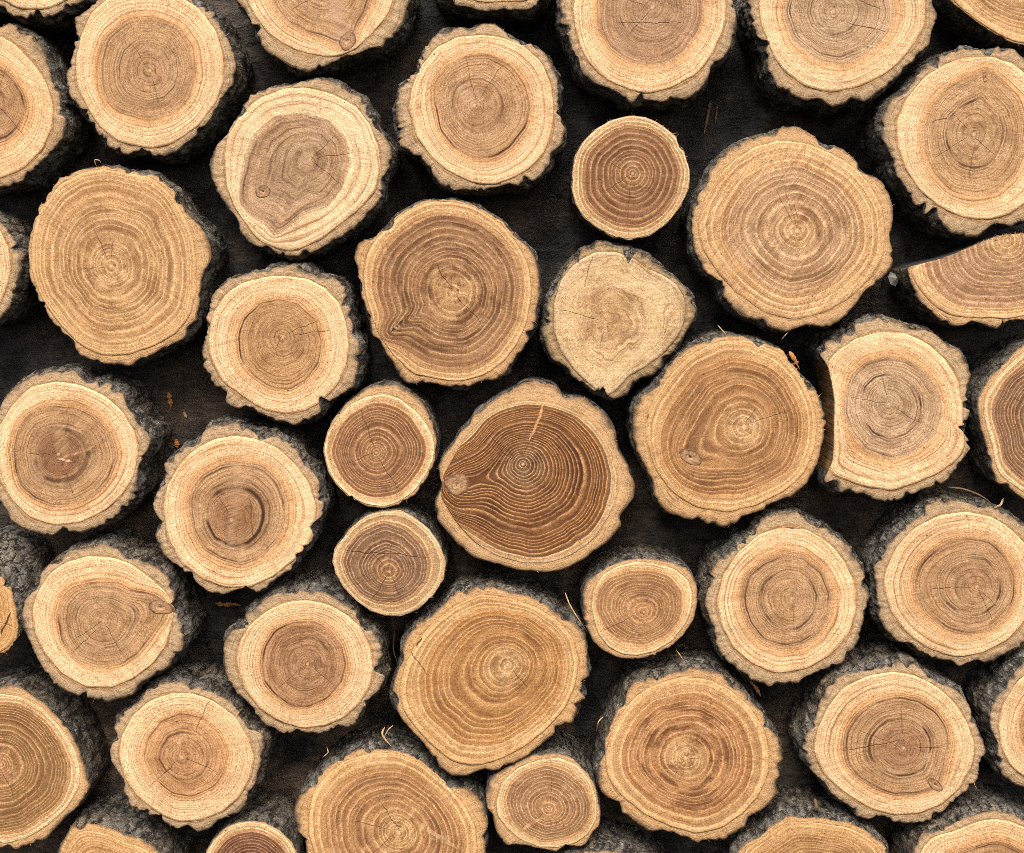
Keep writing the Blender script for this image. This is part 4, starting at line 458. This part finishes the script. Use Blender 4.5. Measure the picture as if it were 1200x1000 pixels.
LABELS = {
1: 'pale log end in the top left corner, only its ragged lower rim showing',
2: 'round pale log end near the top left corner, thin dark arcs round a tan heart',
3: 'pale log end cut by the left edge, below the sliver in the top left corner',
4: 'top edge log end with a grey wedge ending in a dark knot at its rim',
5: 'thin sliver of a log end at the top edge, left of two large pale ones',
6: 'ragged barked log end under the top edge, tan heart with a pale star shaped pith',
7: 'pale log end whose brown heart drips to a point through the lower left rim',
8: 'big pale log end at the top edge, straight above the smallest dark round one',
9: 'big pale log end at the top edge with black specks on its lower rim',
10: 'smooth tan log end filling the top right corner, brown side showing beneath it',
11: 'pale log end by the right edge with a small eye shaped knot above its pith',
12: 'small dark purple brown log end without bark, between three large pale ones near the top',
13: 'very large golden log end with diagonal saw scratches, right of the small dark purple one',
14: 'large smooth golden log end with fuzzy top, near the left edge, no dark heart',
15: 'narrow log end cut by the left edge, beside the large smooth golden one',
16: 'large golden brown log end with a dark cracked notch in its left rim',
17: 'bleached gnarled log end with swirled grain, pointed at the bottom',
18: 'half log at the right edge, split flat across its slanting grey top',
19: 'pale barked log end whose tan heart has a black arc along its lower edge',
20: 'large golden log end with a grey ringed eye knot left of its pith',
21: 'pale log end with its left side split away flat, brown split wood showing',
22: 'dark ringed log end cut by the right edge, halfway down',
23: 'pale log end at the left edge, its dark brown core broken by a pale wedge',
24: 'pale barked log end with a brown ringed core crossed by a grey smear',
25: 'small dark ringed log end touching the upper left of the large red brown one',
26: 'large dark red brown log end with crisp light rings, knot on its left rim',
27: 'small log end crossed by a straight hairline crack, under the other small dark ringed one',
28: 'small evenly ringed log end with a bark flake split loose on its left',
29: 'pale barked log end with a speckled white pith, right of the small evenly ringed one',
30: 'pale oval log end at the right edge with wide grey bark on its upper left',
31: 'orange log end cut by the left edge with a black crack',
32: 'pale log end with a brown leaf shaped knot at its upper right rim',
33: 'pale log end with a speckled brown heart inside a fine black ring, no knot',
34: 'very large honey coloured log end with lumpy bark lobes on its right side',
35: 'pale log end with ragged bark all round, in the lower left',
36: 'large many ringed brown log end at the left edge with wide grey bark',
37: 'large log end with blotchy red brown rings and a pale pith',
38: 'large pale log end with a lens shaped scar low on the right of its heart',
39: 'pale log end cut by the right edge, grey bark on its left, near the bottom',
40: 'large orange log end at the bottom edge, crossed by pale smears',
41: 'small log end with bright sapwood rim, right of the orange smeared one',
42: 'barely showing tan log end at the bottom edge near the left corner',
43: 'half hidden small dark log end at the bottom edge, left of the orange smeared one',
44: 'tan log end at the bottom edge, right of the blotchy red brown one',
45: 'pale log end filling the bottom right corner',
46: 'dark barked log at the bottom edge, only a sliver of its pale end showing'
}

GROUP = 'sawn log slices fixed on the black board'
def W(p):
    """millimetre on the face plane (y = 0), x to the right and z down from the top left -> metres"""
    return np.array([(p[0] - 600) * .001, (1000 - p[1]) * .001])

def tilt_of(n):
    r = random.Random(n * 91 + 5)
    return r.uniform(-.03, .03), r.uniform(-.03, .03), r.uniform(-.003, .003)

def make_log(L):
    n = L['n']; sd = n * 11.13; kind = L['kind']
    outer = np.array([W(p) for p in L['outer']])
    pith = W(L['pith'])
    c = W(L['mc']) if 'mc' in L else pith
    ro = contour(outer, c, 1.0)
    cs = np.stack([np.cos(TH), np.sin(TH)], 1)
    smallcut = L.get('rimw')
    if L['inner']:
        ri = contour([W(p) for p in L['inner']], c, 3.2)
    else:
        rw = (smallcut if smallcut is not None else (10 if kind == 'A' else 3)) * .001
        ri = smooth_ring(ro, 7) - rw
        ri = np.minimum(ri, smooth_ring(ro, 3) - rw * .5)
    # which rays end on a split, bark-free side
    isplit = np.zeros(NA, bool)
    pts = c + ro[:, None] * cs
    for a, b in L['split']:
        a, b = W(a), W(b); d = b - a; l2 = d @ d
        u = np.clip(((pts - a) @ d) / l2, 0, 1)
        isplit |= np.hypot(*(pts - (a + u[:, None] * d)).T) < .0035
    if isplit.any():                       # one unbroken run of split rays
        j0 = np.where(isplit)[0]; mid = int(np.round(np.angle(np.exp(1j * TH[j0]).mean()) / (2 * np.pi) * NA)) % NA
        rel = (j0 - mid + NA // 2) % NA - NA // 2
        isplit[:] = False; isplit[(mid + np.arange(rel.min(), rel.max() + 1)) % NA] = True
    # ragged outline: fine chips, a few bites
    P = np.stack([pts[:, 0] * 55 + sd, pts[:, 1] * 55, np.full(NA, sd)], 1)
    rough = {'A': 1.15, 'B': .85, 'C': .4, 'D': 1.3}[kind] * (.5 if smallcut and smallcut < 2.5 else 1)
    f1 = fbm(P * 2.2, 4, .62); f2 = noise3(P * .8 + 31)
    blk = np.round(fbm(P * 1.7 + 51, 2) * 2.6) / 2.6
    jag = .0011 * f1 + .0021 * blk + .00035 * fbm(P * 9, 2) - .006 * np.clip(f2 - .36, 0, .2) / .2 - .003 * (noise3(P * 2.1 + 3) > .34)
    jag = smooth_ring(jag, .7) * np.clip(.75 + 1.5 * fbm(P * .55 + 23, 2), .25, 1.7)
    jag = np.where(isplit, jag * .15, jag * rough)
    rof = ro + jag
    ri = ri + .0007 * fbm(P * .9 + 9, 2)
    mn = np.where(isplit, .0006, .0008)
    ri = np.minimum(ri, rof - mn)
    # heart contour
    if L['heart']:
        rh = contour([W(p) for p in L['heart']], c, L.get('hs', 4.5))
        rh = np.minimum(rh, ri * .97)
    else:
        rh = L.get('th', .7) * smooth_ring(ri, 9)
        rh = rh * (1 + .03 * fbm(P * .45 + 77, 2))
        rh = np.minimum(rh, ri * .97)
    th = float(np.mean(rh / ri)) if 'th' not in L or L['heart'] else L['th']
    if 'th' in L and L['heart']: th = L['th']
    L['_th'] = th
    # ring field
    if L.get('ring'):
        rr = contour([W(p) for p in L['ring']], pith, 4)
        f_i, f_h = rr, rr * th
    else:
        f_i, f_h = ri, rh
    kn = [(W((k[0], k[1])), k[2] * .001, k[3] * .001, k[4]) for k in L['knots']]
    def field(xy):
        v = xy - pith; r = np.hypot(v[:, 0], v[:, 1]); an = np.arctan2(v[:, 1], v[:, 0]) % (2 * np.pi)
        x = np.append(TH, 2 * np.pi)
        Ri = np.interp(an, x, np.append(f_i, f_i[0])); Rh = np.interp(an, x, np.append(f_h, f_h[0]))
        # near the pith rings are round, further out they follow the outline
        Rm = np.mean(f_h)
        s = np.clip(r / np.maximum(Rh, 1e-6), 0, 1)
        Rq = Rh + (Rm - Rh) * (1 - s) ** 2 * .5
        t = np.where(r < Rh, r / Rq * th, th + (r - Rh) / np.maximum(Ri - Rh, 1e-5) * (1 - th))
        for q, a, b, rot in kn:
            w = q - pith; rk = np.hypot(*w); ak = math.atan2(w[1], w[0])
            da = (an - ak + np.pi) % (2 * np.pi) - np.pi
            A = L.get('knotA', .2)
            t = t * (1 - A * np.exp(-(da / (1.9 * max(a, b) / rk)) ** 2) * np.clip((r / rk - .25) / .6, 0, 1) * np.clip((1.6 - r / rk) / .5, 0, 1))
        return np.clip(t, 0, 1.02), np.stack([np.cos(an), np.zeros_like(an), np.sin(an)], 1) * np.clip(r / .002, 0, 1)[:, None]

    tx, tz, dy = tilt_of(n)
    base = np.array([c[0], DEPTH, c[1]])
    root = bpy.data.objects.new('log_slice', None); COL.objects.link(root)
    root.location = base; root.empty_display_size = .05
    root['label'] = LABELS[n]; root['category'] = 'log'; root['group'] = GROUP
    def face_y(xy, lift=0):
        return -DEPTH + dy + tx * (xy[:, 0] - c[0]) + tz * (xy[:, 1] - c[1]) + .0004 * noise3(np.stack([xy[:, 0] * 30, xy[:, 1] * 30, np.full(len(xy), sd)], 1)) + lift
    def to_local(xy, y):
        return np.stack([xy[:, 0] - c[0], y, xy[:, 1] - c[1]], 1)
    wl = dict(L)
    off = lambda p: tuple(W(p) - c)
    wl['cracks'] = [(off(a), off(b), w) for a, b, w in L['cracks']]
    rc = random.Random(n * 3 + 2)
    for _ in range(rc.choice([1, 2, 3, 3])):
        aa = rc.uniform(0, 6.28); r0, r1 = rc.uniform(0, .012), rc.uniform(.03, .06); da = rc.uniform(-.15, .15)
        q0 = pith - c
        wl['cracks'].append(((q0[0] + r0 * math.cos(aa), q0[1] + r0 * math.sin(aa)), (q0[0] + r1 * math.cos(aa + da), q0[1] + r1 * math.sin(aa + da)), rc.uniform(.3, .55)))
    wl['streaks'] = [(off(a), off(b), w, sc, o_) for a, b, w, sc, o_ in L.get('streaks', [])]
    wm = wood_material(wl, c)
    # heartwood disc
    NR = 20
    fs = np.linspace(0, 1, NR + 1)[1:]
    xy = np.concatenate([c + f * rh[:, None] * cs for f in fs])
    core = c + 1e-4 * cs * 0.5
    xy = np.concatenate([core, xy])
    t, d = field(xy)
    y = face_y(xy)
    fcs = grid_faces(NR + 1, NA)[:, ::-1]
    # tiny centre cap
    verts = to_local(xy, y); cv = to_local(np.array([c]), face_y(np.array([c])))
    heart = mesh_obj('heartwood', verts, fcs, [wm], root, attrs={'ring': ('FLOAT', t), 'dir': ('FLOAT_VECTOR', d)})
    # sapwood ring, its outer edge rolled over a hair
    NS = 11
    fs = np.concatenate([np.linspace(0, 1, NS), [1.0]])
    xy = np.concatenate([c + (rh + f * (ri - rh))[:, None] * cs for f in fs])
    y = face_y(xy)
    y[-NA:] += .004; y[-2 * NA:-NA] += .0001
    t, d = field(xy)
    sap = mesh_obj('sapwood', to_local(xy, y), grid_faces(NS + 1, NA)[:, ::-1], [wm], root, attrs={'ring': ('FLOAT', t), 'dir': ('FLOAT_VECTOR', d)})
    # bark: sawn rim, then the rough side running back to the board
    NB = 6
    rows = []; wv = []
    for k in range(NB):
        f = k / (NB - 1)
        r = ri + .00015 + f * (rof - ri - .00015)
        q = c + r[:, None] * cs
        dp = np.where(isplit, .0003, np.clip(.0005 + .0011 * fbm(P * .7 + 41, 3), .00012, .0016) * (1 if kind == 'A' else .7))
        yy = face_y(q) + dp + .0009 * rough * fbm(np.stack([q[:, 0] * 160 + sd, q[:, 1] * 160, np.full(NA, 3.)], 1), 3) * (f > .05) + .0015 * f ** 3 * (~isplit)
        rows.append(to_local(q, yy)); wv.append(np.full(NA, f))
    rim_front = rows[-1]
    ND = 26
    side = []
    for k in range(1, ND + 1):
        g = k / ND
        yv = rim_front[:, 1] * (1 - g) + .0015 * g
        q = np.stack([pts[:, 0] * 42 + sd, np.full(NA, g * 5.2 + sd), pts[:, 1] * 42], 1)
        fur = fbm(q, 5, .6); ridge = 1 - np.abs(noise3(q * np.array([1.5, .6, 1.5]) + 5)) * 2
        flat = smooth_ring(ro, 2.5)
        am = np.where(isplit, .0008, .0042 * (1 if kind == 'A' else .75 if kind != 'C' else .45))
        lip = np.where(isplit, 0, .0026 * min(1, g * 5)) * rough
        r = flat + lip + am * (fur * .9 + .35 * ridge) * min(1, g * 6 + .25) - .002 * g
        mixw = min(1, g * 7)
        r = rof * (1 - mixw) + r * mixw
        q2 = c + r[:, None] * cs + np.array(L.get('flare', (0, 0))) * .001 * min(1, g * 2.2)
        side.append(to_local(q2, yv))
    V = np.concatenate(rows + side)
    F1 = grid_faces(NB, NA)[:, ::-1]
    F2 = grid_faces(ND + 1, NA, off=(NB - 1) * NA)[:, ::-1]
    wattr = np.concatenate(wv + [np.full(NA * ND, 1.0)])
    dd = np.tile(np.stack([cs[:, 0], 0 * TH, cs[:, 1]], 1), (NB + ND, 1))
    colidx = np.tile(np.arange(NA), ND)
    keep = ~(isplit[colidx] & isplit[(colidx + 1) % NA])
    rim = rim_material(L)
    mi = np.concatenate([np.zeros(len(F1)), np.ones(keep.sum())])
    bark = mesh_obj('bark', V, np.concatenate([F1, F2[keep]]), [rim, BARK], root, attrs={'ring': ('FLOAT', wattr), 'dir': ('FLOAT_VECTOR', dd)}, mat_idx=mi)
    if (~keep).any():
        fsel = F2[~keep]
        used = np.unique(fsel); mp = -np.ones(len(V), int); mp[used] = np.arange(len(used))
        so = mesh_obj('split_side', V[used], mp[fsel], [split_material(L.get('splitc', (120, 92, 62)))], root)
        so['label'] = 'flat side split off without bark'
    # knots: low domes of their own wood, grown through the face
    for q, a, b, rot in kn:
        nr_, na_ = 9, 48
        ang = np.arange(na_) * 2 * np.pi / na_
        P2 = []; tt = []
        for k in range(nr_):
            f = (k + .02) / (nr_ - 1)
            wob = 1 + .14 * noise3(np.stack([np.cos(ang) * 1.4 + n, np.sin(ang) * 1.4, np.full(na_, 1.)], 1))
            ex = a * f * np.cos(ang) * wob; ez = b * f * np.sin(ang) * wob
            px = q[0] + ex * math.cos(rot) - ez * math.sin(rot); pz = q[1] + ex * math.sin(rot) + ez * math.cos(rot)
            xy = np.stack([px, pz], 1)
            lift = -.0012 * (1 - f ** 2) + .0009 * max(0, f - .9) * 10 + .0012 * math.exp(-(f / .16) ** 2)
            lift = lift + .0005 * noise3(np.stack([px * 300, pz * 300, np.full(na_, sd)], 1)) * (f < .95)
            P2.append(to_local(xy, face_y(xy) + lift)); tt.append(np.full(na_, f))
        mesh_obj('knot', np.concatenate(P2), grid_faces(nr_, na_)[:, ::-1], [knot_material(n)], heart, attrs={'ring': ('FLOAT', np.concatenate(tt))})
    # frayed fibres round the saw cut
    rnd = np.random.RandomState(n)
    cnt = {'A': 26, 'B': 60, 'C': 22, 'D': 40}[kind]
    VV = []; FF = []
    for i in range(cnt):
        j = rnd.randint(NA)
        if isplit[j]: continue
        if rnd.rand() < .7: j = int((NA * (.25 + rnd.normal() * .09))) % NA      # saw dust fringe mostly along the top
        p0 = c + rof[j] * cs[j] * .995
        yb = face_y(np.array([p0]))[0] + rnd.uniform(.0003, .005)
        ln = rnd.uniform(.0015, .005) * (1.6 if rnd.rand() < .12 else 1); an = TH[j] + rnd.normal() * .8; wd = rnd.uniform(.0002, .00055)
        cur = rnd.normal() * .9; yd = rnd.normal() * .5
        k0 = len(VV) * 0 + sum(len(v) for v in VV)
        seg = []
        q = p0 - .0008 * np.array([math.cos(an), math.sin(an)]); yy = yb
        for s_ in range(5):
            w_ = wd * (1 - s_ / 4.6)
            nx = np.array([-math.sin(an), math.cos(an)])
            for e in (0, 2.09, 4.19):
                seg.append([q[0] - c[0] + nx[0] * w_ * math.cos(e), yy - DEPTH * 0 + w_ * math.sin(e), q[1] - c[1] + nx[1] * w_ * math.cos(e)])
            q = q + ln / 4 * np.array([math.cos(an), math.sin(an)]); yy += yd * ln / 4; an += cur / 4
        VV.append(seg)
        FF.append(grid_faces(5, 3, off=k0))
    if VV:
        mesh_obj('fibre_fringe', np.concatenate(VV), np.concatenate(FF), [FIB[n % 2]], root)['kind'] = 'stuff'
    return root

for L in LOGS: make_log(L)

# ------------------------------------------------------------------ the board behind
def at(px, py, y):
    """world point that stands y metres behind the face plane, on the sight line of a face-plane point"""
    w = W((px, py)); s = (y - CAM[1]) / (0 - CAM[1])
    return np.array([CAM[0] + (w[0] - CAM[0]) * s, y, CAM[2] + (w[1] - CAM[2]) * s])

gx, gz = 260, 220
xs = np.linspace(-1.0, 1.0, gx); zs = np.linspace(-.35, 1.45, gz)
X, Z = np.meshgrid(xs, zs)
q = np.stack([X * 9, Z * 26, np.full_like(X, 2.)], -1)
Yb = DEPTH + .0012 * fbm(q, 4, .55)
seam = 0
for s_ in (.075, .39, .70, 1.02):
    Yb = Yb + .006 * np.exp(-((Z - s_ - .004 * noise3(np.stack([X * 5, Z * 0 + s_, X * 0], -1))) / .006) ** 2)
V = np.stack([X, Yb, Z], -1).reshape(-1, 3)
Fb = grid_faces(gz, gx, closed=False)
back = V.copy(); back[:, 1] = DEPTH + .03
idx = np.arange(gx * gz).reshape(gz, gx)
loop = np.concatenate([idx[0, :], idx[1:, -1], idx[-1, -2::-1], idx[-2:0:-1, 0]])
nl = len(loop)
bl = back[loop]
sf = np.stack([loop, np.roll(loop, -1), len(V) + (np.arange(nl) + 1) % nl, len(V) + np.arange(nl)], 1)[:, ::-1]
cc = len(V) + nl
Vall = np.concatenate([V, bl])
board = mesh_obj('backing_board', Vall, np.concatenate([Fb, sf]), [board_material()])
board['label'] = 'black stained wooden board seen in the gaps behind all the log slices'
board['category'] = 'board'

# ------------------------------------------------------------------ loose splinters, chips and shavings
def strip(name, path, width, mat, label, cat, thick=.35, flat=False):
    """a tapered curved sliver through 3-D points"""
    P = np.array(path); m = 14
    u = np.linspace(0, len(P) - 1, m); i = np.minimum(u.astype(int), len(P) - 2); f = (u - i)[:, None]
    Q = P[i] * (1 - f) + P[i + 1] * f
    for _ in range(2): Q[1:-1] = (Q[:-2] + 2 * Q[1:-1] + Q[2:]) / 4
    cen = Q[m // 2].copy()
    verts = []
    rs = np.random.RandomState(int(abs(cen[0] * 1e4)) + 3)
    for k in range(m):
        d = Q[min(k + 1, m - 1)] - Q[max(k - 1, 0)]; d /= np.linalg.norm(d) + 1e-9
        s = np.cross(d, (0, 1, 0)); s /= np.linalg.norm(s) + 1e-9; up = np.cross(s, d)
        e = k / (m - 1)
        w = width * (min(1, 5 * e + .25) * min(1, 3 * (1 - e) + .08)) * (1 + .25 * rs.normal() * (.4 if not flat else 1))
        for a in range(6):
            verts.append(Q[k] - cen + s * w * math.cos(a * 1.047) + up * w * thick * math.sin(a * 1.047))
    F = grid_faces(m, 6)
    o = mesh_obj(name, verts, F, [mat], smooth=not flat, loc=cen)
    o['label'] = label; o['category'] = cat
    return o
ORANGE = fibre_material((196, 132, 62)); STRAW = fibre_material((214, 178, 122)); TWIG = fibre_material((120, 92, 60)); GREY = fibre_material((120, 116, 108))
D0 = DEPTH - .0022
S = lambda pts: [at(*p) for p in pts]
strip('wood_chip', S([(252, 707, D0), (262, 709, D0 - .001), (274, 708, D0 - .001), (283, 710, D0)]), .0022, ORANGE, 'orange wood chip lying flat on the black board between the barked logs left of centre', 'wood chip', .4, True)
strip('wood_chip', S([(197, 460, D0), (199, 468, D0 - .002), (200, 480, D0)]), .0027, ORANGE, 'upright orange wood chip on the black board under the smooth golden log', 'wood chip', .4, True)
strip('wood_chip', S([(215, 483, D0), (219, 490, D0)]), .0017, STRAW, 'tiny pale wood chip on the black board, right of the upright orange one', 'wood chip', .4, True)
strip('wood_chip', S([(206, 515, D0), (208, 526, D0)]), .0028, ORANGE, 'crumbly orange wood chip wedged above the log with a smeared core', 'wood chip', .6, True)
strip('wood_chip', S([(833, 118, D0), (829, 138, D0 - .001), (825, 158, D0)]), .0018, TWIG, 'long brown scuffed splinter on the board below the two big top edge logs', 'splinter', .5, True)
strip('wood_chip', S([(841, 122, D0), (838, 146, D0)]), .001, TWIG, 'thin brown splinter beside the long scuffed one on the board', 'splinter', .5, True)
strip('wood_chip', S([(31, 355, D0), (39, 356, D0 - .001)]), .0016, STRAW, 'white wood chip on the board in the gap by the left edge', 'wood chip', .4, True)
strip('bark_fibre', S([(459, 722, .02), (463, 740, .05), (460, 760, .055), (466, 778, .05)]), .0009, TWIG, 'thin wavy brown bark fibre hanging under the small log with a hairline crack', 'fibre')
strip('straw', S([(675, 776, .012), (668, 786, .006), (660, 799, .012)]), .0013, STRAW, 'pale straw leaning on the grey bark of the blotchy red brown log', 'straw')
strip('straw', S([(671, 777, .013), (664, 786, .008), (659, 792, .014)]), .0008, STRAW, 'thinner of the two pale straws on the blotchy red brown log', 'straw')
strip('straw', S([(803, 777, .01), (797, 768, .006), (792, 761, .012)]), .0006, STRAW, 'fine straw on the bark top of the blotchy red brown log', 'straw')
strip('shaving', S([(1176, 584, .02), (1173, 592, .012), (1164, 596, .012)]), .0015, STRAW, 'curled pale shaving on the bark above the oval right edge log', 'shaving')
strip('twig', S([(1110, 571, .012), (1130, 573, .008), (1150, 581, .008), (1166, 593, .016)]), .0011, TWIG, 'thin brown twig lying along the bark of the oval right edge log', 'twig')
strip('bark_fibre', S([(662, 694, .02), (667, 708, .012), (676, 723, .01), (690, 743, .02)]), .0008, STRAW, 'long pale fibre down the bark between the honey coloured log and the small ringed one', 'fibre')
strip('shaving', S([(707, 840, .014), (701, 846, .008), (699, 858, .02)]), .0008, STRAW, 'wispy shaving on the left bark of the blotchy red brown log', 'shaving')
strip('shaving', S([(451, 852, .008), (447, 860, .002), (452, 868, .002), (459, 875, .004)]), .0011, STRAW, 'curled shaving on top of the orange smeared log', 'shaving')
strip('shaving', S([(461, 850, .01), (455, 855, .003), (449, 866, .004)]), .0007, STRAW, 'straighter pale shaving beside the curled one on top of the orange smeared log', 'shaving')
strip('shaving', S([(383, 876, .014), (385, 882, .008), (378, 888, .008)]), .0007, STRAW, 'small pale curl on the upper left bark of the orange smeared log', 'shaving')
strip('shaving', S([(113, 195, .004), (110, 187, .0), (117, 188, .0), (119, 193, .004)]), .0006, STRAW, 'hair fine curl on top of the smooth golden log at the left', 'shaving')
strip('straw', S([(841, 381, .01), (846, 387, .004), (851, 392, .004)]), .0007, STRAW, 'tiny straw on top of the golden log with the eye knot', 'straw')
strip('straw', S([(916, 398, .004), (921, 392, .0), (926, 387, .006)]), .0006, STRAW, 'fine straw on the upper right rim of the golden log with the eye knot', 'straw')
strip('wood_chip', S([(925, 412, .006), (931, 421, .002), (937, 433, .006)]), .0021, ORANGE, 'brown wood flake on the upper right rim of the log with the eye knot', 'wood chip', .4, True)
strip('wood_chip', S([(955, 936, .008), (957, 946, .004), (955, 952, .008)]), .0018, TWIG, 'upright bark scrap on the bark of the bottom edge tan log', 'bark scrap', .5, True)
strip('wood_chip', S([(879, 798, .03), (886, 806, .026), (892, 817, .03)]), .0019, ORANGE, 'orange splinter on the bark right of the blotchy red brown log', 'splinter', .5, True)
# stub of a twig beside the split half log
o = strip('twig_stub', S([(1034, 336, .05), (1043, 328, .015), (1052, 326, .004)]), .0062, GREY, 'grey broken twig stub beside the left tip of the split half log', 'twig', .8, True)

# ------------------------------------------------------------------ light, camera
w = bpy.data.worlds.new('World'); SC.world = w; w.use_nodes = True
nt = w.node_tree; bg = nt.nodes['Background']
sky = nt.nodes.new('ShaderNodeTexSky'); sky.sky_type = 'NISHITA'; sky.sun_disc = False
EL, AZ = math.radians(50), math.radians(-14)
sky.sun_elevation = EL; sky.sun_rotation = math.pi + AZ
sky.air_density = .55; sky.dust_density = 5.0; sky.ozone_density = 0
nt.links.new(sky.outputs[0], bg.inputs[0]); bg.inputs[1].default_value = .09
sl = bpy.data.lights.new('sun', 'SUN'); sl.energy = 1.5; sl.angle = math.radians(28); sl.color = (1, .95, .88)
so = bpy.data.objects.new('sun', sl); COL.objects.link(so)
from mathutils import Vector
sd_ = Vector((math.sin(AZ) * math.cos(EL), -math.cos(AZ) * math.cos(EL), math.sin(EL)))
so.rotation_euler = sd_.to_track_quat('Z', 'Y').to_euler(); so.location = sd_ * 4

cam = bpy.data.cameras.new('camera'); co = bpy.data.objects.new('camera', cam); COL.objects.link(co)
co.location = CAM; co.rotation_euler = (math.pi / 2, 0, 0)
cam.sensor_width = 36; cam.lens = 48; cam.shift_x = -.012 / 1.2; cam.shift_y = -.18 / 1.2
cam.clip_end = 100; cam.clip_start = .01
SC.camera = co
SC.view_settings.view_transform = 'Standard'; SC.view_settings.look = 'None'
SC.cycles.use_denoising = False; SC.cycles.filter_width = .85
SC.view_settings.exposure = 1.2; SC.view_settings.gamma = 1; SC.view_settings.use_curve_mapping = False
